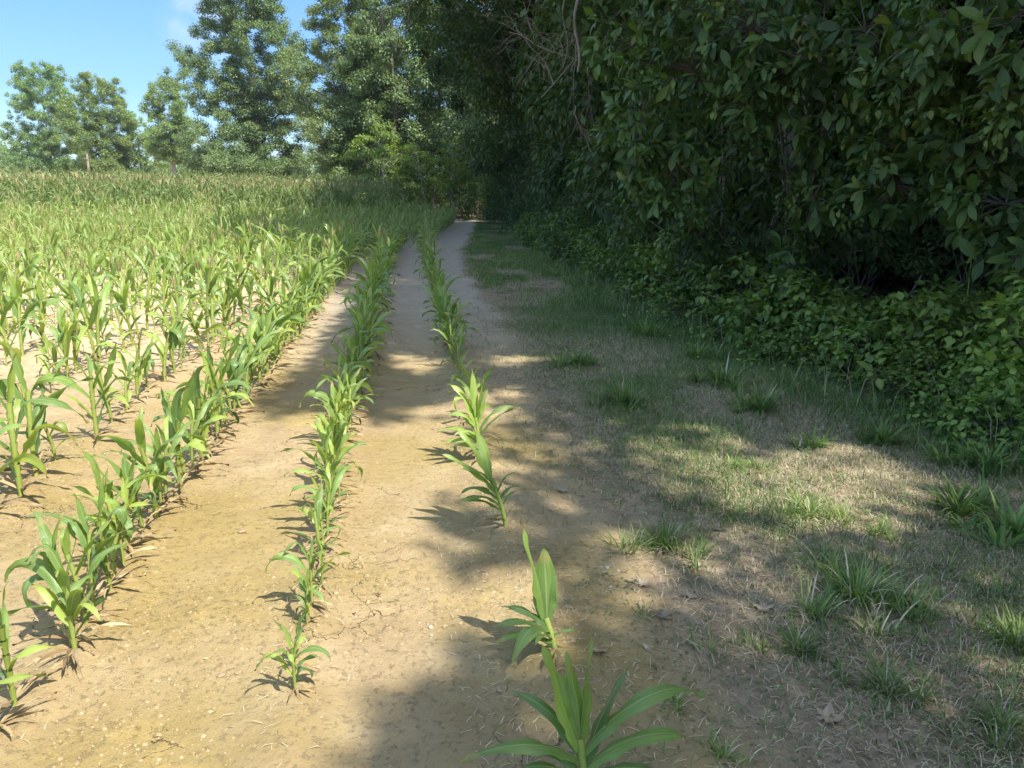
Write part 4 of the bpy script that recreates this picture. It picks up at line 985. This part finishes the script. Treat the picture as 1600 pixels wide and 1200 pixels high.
# individual grass tufts
def tuft(px, py, wpx, label, n=260, ln=None, width=.004, tone=.4, updeg=(25, 85), mat=M_grass, dry=.12):
    x, y = G(px, py); rg = np.random.default_rng(int(px*7+py)); w_ = wpx/F*math.hypot(y, 1.4); ln = (ln or w_*.5)*(1.0 if py < 700 else .82)
    m = max(3, int(n/38)); cr_ = w_*.42*np.sqrt(rg.random(m)); ca_ = rg.random(m)*6.28; cr_[0] = 0
    q = rg.integers(0, m, n); q = np.where(rg.random(n) < .35, 0, q); a_ = rg.random(n)*6.28; lr = w_*.07*np.abs(rg.normal(size=n))
    P = np.stack([cr_[q]*np.cos(ca_[q])+lr*np.cos(a_), cr_[q]*np.sin(ca_[q])+lr*np.sin(a_), 0*lr], -1)
    hq = rg.uniform(.45, 1.1, m)[q]; hq = np.where(q == 0, 1, hq)
    # arching blades leaning outward
    nl = 5; s = np.linspace(0, 1, nl+1); az = a_+rg.normal(0, .5, n); th0 = R(4)+rg.random(n)*R(50); th1 = th0+R(10)+rg.random(n)*R(75); Lb = ln*hq*rg.uniform(.35, 1.1, n)
    th = th0[:, None]+(th1-th0)[:, None]*s[None]**1.3
    D = np.stack([np.sin(th)*np.cos(az)[:, None], np.sin(th)*np.sin(az)[:, None], np.cos(th)], -1)
    Pc = np.concatenate([np.zeros((n, 1, 3)), np.cumsum(D[:, 1:]*(Lb/nl)[:, None, None], 1)], 1)+P[:, None]
    side = np.stack([-np.sin(az), np.cos(az), 0*az], -1)[:, None]*(width*.62*(1-s**2*.95))[None, :, None]*rg.uniform(.6, 1.3, n)[:, None, None]
    V = np.stack([Pc-side, Pc+side], 2).reshape(-1, 3)
    i = (np.arange(nl)*2)[:, None]+np.array([0, 1, 3, 2])[None]; Qd = (i[None]+(np.arange(n)*(nl+1)*2)[:, None, None]).reshape(-1, 4)
    U = np.tile(np.stack([np.tile([0, 1], nl+1), np.repeat(s, 2)], -1), (n, 1)); rr = np.repeat(np.clip(tone+.32+rg.normal(0, .22, n), 0, 1), (nl+1)*2)
    dry = .03 if width > .01 else dry
    isdry = np.repeat((rg.random(n) < dry).astype(int), nl)
    tone += 0
    o = obj('grass_tuft', mesh('grass_tuft', V, Qd, [mat, M_dry], U, rr, isdry), None, (x, y, float(gz(x, y))-.004), label=label, cat='grass tuft', group='grass tufts on the verge')
tuft(1040, 848, 190, 'spiky green grass tuft on bare soil in the middle of the verge', 420, .19, .0045, .35)
tuft(1340, 935, 240, 'largest dark grass tuft, right of the spiky tuft on bare soil', 620, .21, .005, .35)
tuft(968, 632, 130, 'round dark green tuft at the edge of the path', 420, .22, .007, .3)
tuft(902, 568, 95, 'olive green tuft left behind the round dark tuft', 320, .22, .008, .4)
tuft(1265, 806, 130, 'sunlit yellow-green tuft in the dry grass', 260, .15, .005, .8)
tuft(1375, 835, 60, 'small tuft at the right rim of the sunlit dry grass', 120, .12, .004, .6)
tuft(1245, 1015, 170, 'low bluish tuft below the largest dark tuft', 360, .12, .004, .25, dry=.2)
tuft(1385, 1080, 170, 'sprawling low tuft near the bottom right', 360, .13, .004, .25, dry=.2)
tuft(1150, 730, 90, 'small green tuft at the top of the sunlit patch', 150, .1, .005, .5)
tuft(1590, 1010, 130, 'yellowish tuft at the right picture edge', 220, .17, .006, .75)
tuft(1560, 1130, 120, 'thin tuft in the lower right corner', 180, .13, .004, .6)
tuft(1130, 1185, 80, 'small sprig of pale grass at the bottom edge', 60, .10, .004, .7)
tuft(1500, 800, 170, 'broad-bladed grass clump at the right, nearest the sunlit patch', 160, .26, .014, .45)
tuft(1585, 835, 160, 'broad-bladed grass clump at the right picture edge', 160, .26, .014, .35)
tuft(1540, 730, 150, 'broad-bladed clump in front of the right-hand bush', 140, .26, .014, .4)
tuft(1380, 690, 120, 'dark broad-bladed clump under the leafy bushes', 140, .24, .013, .3)
tuft(1190, 640, 120, 'broad-bladed clump halfway along the bushes', 140, .26, .013, .4)
tuft(1130, 600, 110, 'bright broad-bladed clump below the dark opening', 140, .28, .014, .5)
tuft(1010, 525, 90, 'upright grass clump at the foot of the far shrubs', 160, .3, .012, .4)
tuft(1270, 700, 70, 'small broad-bladed clump above the sunlit patch', 70, .2, .012, .4)
tuft(1090, 560, 80, 'grass clump between the path-side tufts and the bushes', 110, .26, .012, .45)
tuft(1000, 960, 50, 'wispy seedling grass beside the fallen leaves', 26, .07, .003, .7)
tuft(1085, 1010, 60, 'thin upright grass seedlings right of the front corn', 22, .12, .005, .5)
tuft(1055, 1110, 90, 'pale grass sprouts under the arching corn leaf', 70, .07, .003, .8)

# fallen leaves
def fallen(px, py, size, rz, label, lobed=True, tone=.6):
    x, y = G(px, py); rg = np.random.default_rng(int(px+py*3))
    n = 40; t = np.linspace(0, 2*math.pi, n, endpoint=False)
    if lobed: r_ = .32+.30*np.abs(np.cos(t*2.5))**1.6+.05*np.sin(t*11)+.12*np.cos(t)
    else: r_ = 1/np.sqrt((np.cos(t)/.6)**2+(np.sin(t)/.22)**2)*(1+.05*np.sin(9*t))
    r2 = r_*.5
    V = [[0, 0, .0]]; ring1 = np.stack([r2*np.cos(t), r2*np.sin(t), 0*t], -1); ring2 = np.stack([r_*np.cos(t), r_*np.sin(t), 0*t], -1)
    V = np.concatenate([ring1*.1, ring1, ring2])*size
    V[:, 2] = .006 + size*(.25*np.abs(V[:, 1]/size)**1.3 + .16*np.sin(V[:, 0]/size*5+rg.random()*6)**2*np.hypot(V[:, 0], V[:, 1])/size)
    i = np.arange(n); j = (i+1) % n
    Qd = np.concatenate([np.stack([i+a, j+a, j+a+n, i+a+n], -1) for a in (0, n)]); Qd = np.concatenate([Qd, np.array([[0, n//4, n//2, 3*n//4]])])
    U = V[:, :2]/size/1.4+.5
    blade_ = mesh('blade', V, Qd, M_fallen, U, np.full(len(V), tone))
    o = obj('fallen_leaf', blade_, None, (x, y, float(gz(x, y))+.002), (rg.normal(0, .15), rg.normal(0, .15), rz), None, label, 'leaf', 'fallen leaves on the bare verge')
    st = Acc(); st.add(*tube(np.array([[-.1, 0, .007], [-.5, .02, .012], [-.85, .06, .01]])*np.array([size, size, 1]), [.0009, .0009, .0007], 5)); obj('leaf_stem', st.mesh('leaf_stem', M_fallen), o)
for a_ in ((880, 767, .055, 2.2, 'pale lobed leaf lying alone right of the leaning corn plant', True, .9), (1003, 912, .04, .4, 'small pale leaf beside the pebbles, above the larger star-shaped leaf', True, .8), (1078, 930, .05, -.5, 'whitish oval leaf right of the other fallen leaves', False, .95),
           (1034, 962, .05, -.7, 'star-shaped tan leaf on dark soil near the middle', True, .7), (1003, 950, .045, 1.6, 'curled brown leaf touching the left of the star-shaped leaf', False, .4), (992, 688, .06, .3, 'pale lobed leaf at the left rim of the sunlit dry grass', True, .8),
           (1000, 727, .05, 1.2, 'brownish leaf beside the small sunlit pool of soil', True, .5), (917, 652, .05, .8, 'small pale leaf below the round dark tuft', False, .8), (933, 1022, .045, .3, 'crumpled brown leaf right of the second corn plant', True, .5),
           (1010, 1012, .03, 2, 'tiny light leaf among the grass seedlings', False, .8), (1193, 952, .06, 1.3, 'grey-white crumpled leaf left of the largest tuft', True, .7), (1125, 826, .05, .2, 'pale leaf at the right side of the spiky tuft', False, .8),
           (1290, 1125, .06, -.4, 'grey leaf in the low weeds at bottom right', True, .6), (1368, 965, .05, .5, 'pinkish-brown leaf under the largest tuft', True, .5), (985, 908, .035, 2.6, 'small broken leaf left of the pebbles', False, .6), (910, 745, .03, 1.1, 'small brown leaf right of the pale lone leaf', False, .5)):
    fallen(*a_[:4], a_[4], a_[5], a_[6])
M_stone = plainmat('pebble', (.36, .31, .25), (.52, .47, .40), 30, .8, .2)
def rock(name, px, py, size, label, cat, grp, seed, mat, squash=.65):
    rg = np.random.default_rng(seed); nu, nv = 14, 9
    th, ph = np.meshgrid(np.linspace(0, 2*math.pi, nu, endpoint=False), np.linspace(.02, math.pi-.02, nv))
    d = np.stack([np.cos(th)*np.sin(ph), np.sin(th)*np.sin(ph), np.cos(ph)], -1)
    r_ = size*(.8+.4*vnoise(d[..., 0]*2+seed*3, d[..., 1]*2+d[..., 2]*2, seed)); V = (d*r_[..., None]*np.array([1, .85, squash])).reshape(-1, 3)
    i = np.arange(nv-1)[:, None]*nu; j = np.arange(nu)[None]; k = (j+1) % nu
    Qd = np.stack([i+j, i+nu+j, i+nu+k, i+k], -1).reshape(-1, 4); x, y = G(px, py)
    obj(name, mesh(name, V, Qd, mat), None, (x, y, float(gz(x, y))+size*squash*.35), (0, 0, seed), None, label, cat, grp)
for k, (a_, b_, s_, l_) in enumerate(((949, 885, .011, 'roundest grey pebble on the soil below the spiky tuft'), (966, 890, .008, 'small grey pebble right of the roundest pebble'), (954, 916, .008, 'white pebble at the end of the soil crack'), (673, 978, .009, 'pale stone on sunlit soil left of the second corn plant'), (674, 990, .007, 'smaller stone just below the pale stone'))):
    rock('pebble', a_, b_, s_, l_, 'pebble', 'pebbles on the bare soil', 300+k, M_stone)
M_clod = plainmat('soil_clod', (.30, .215, .125), (.46, .35, .22), 60, .95, .8)
for k, (a_, b_, s_, l_) in enumerate(((378, 834, .028, 'rough dark soil clod between the second and third corn rows'), (345, 1052, .022, 'flat pale soil clod in the bare strip near the camera'), (372, 1048, .018, 'flat pale clod right of its larger neighbour'), (565, 962, .022, 'pale crusty clod right of the second row'), (815, 1085, .035, 'reddish soil clod beside the front corn plant'), (785, 1075, .03, 'dark soil clod left of the reddish one'))):
    rock('soil_clod', a_, b_, s_*.7, l_, 'soil clod', 'soil clods on the bare strips', 320+k, M_clod, .35)

# white flower by the bushes
x, y = G(1356, 628); root = obj('wild_daisy', None, None, (x, y, float(gz(x, y))), None, None, 'single white daisy on a thin stem in front of the leafy bushes', 'flower')
a = Acc(); a.add(*tube([[0, 0, 0], [.01, 0, .07], [0, -.01, .15]], .0022, 5)); obj('stem', a.mesh('stem', M_stalk), root)
a = Acc()
for k in range(14):
    an = k*6.283/14; V, Qd, U = leaf_tmpl(3, 2, .022, .008, .1, .1); ca, sa = math.cos(an), math.sin(an)
    V = V@np.array([[ca, sa, 0], [-sa, ca, 0], [0, 0, 1.]]); V = V@np.array([[1, 0, 0], [0, math.cos(.6), math.sin(.6)], [0, -math.sin(.6), math.cos(.6)]]).T; V += [0, -.01, .152]; a.add(V, Qd, U)
obj('petals', a.mesh('petals', M_petal), root)
a = Acc(); a.add(*tube([[0, -.012, .150], [0, -.016, .157]], [.006, .004], 8)); obj('flower_centre', a.mesh('flower_centre', M_yolk), root)
# pale shoot above the bushes
x, y = 3.55, 5.9; root = obj('bush_shoot', None, None, (x, y, float(gz(x, y))), None, None, 'pale yellow-green shoot sticking up above the leafy bushes', 'plant')
a = Acc(); a.add(*tube([[0, 0, 0], [.02, 0, .5], [0, 0, .98]], [.006, .005, .003], 5)); obj('stem', a.mesh('stem', M_stalk), root)
a = Acc(); rg = np.random.default_rng(5); n = 5; P = np.tile([0, 0, .97], (n, 1)); D = np.array([[-.6, -.3, .9], [.1, -.2, 1], [.5, 0, .3], [-.3, .2, .8], [.2, .4, -.3]])
a.add(*scatter(T_big, P, frames(D, np.tile([0, -1, .6], (n, 1))), np.array([.13, .1, .09, .1, .1]), np.full(n, .98))); obj('foliage', a.mesh('foliage', M_sap), root)
print('objects', len(bpy.data.objects), 'plants', len(P_), 'rest', len(restidx))
# ------------------------------------------------------------------ late-summer haze
a = Acc(); a.add(np.array([[-160, -40, -2.5], [60, -40, -2.5], [60, 175, -2.5], [-160, 175, -2.5], [-160, -40, 34], [60, -40, 34], [60, 175, 34], [-160, 175, 34]], float),
      np.array([[0, 3, 2, 1], [4, 5, 6, 7], [0, 1, 5, 4], [1, 2, 6, 5], [2, 3, 7, 6], [3, 0, 4, 7]]))
M_haze = bpy.data.materials.new('haze'); M_haze.use_nodes = True; hn = M_haze.node_tree.nodes; hn.remove(hn['Principled BSDF'])
pv = hn.new('ShaderNodeVolumePrincipled'); pv.inputs['Color'].default_value = (.86, .93, 1, 1); pv.inputs['Density'].default_value = .0003; pv.inputs['Anisotropy'].default_value = .3
M_haze.node_tree.links.new(pv.outputs[0], hn['Material Output'].inputs['Volume'])
obj('haze', a.mesh('haze', M_haze, False), kind='stuff')
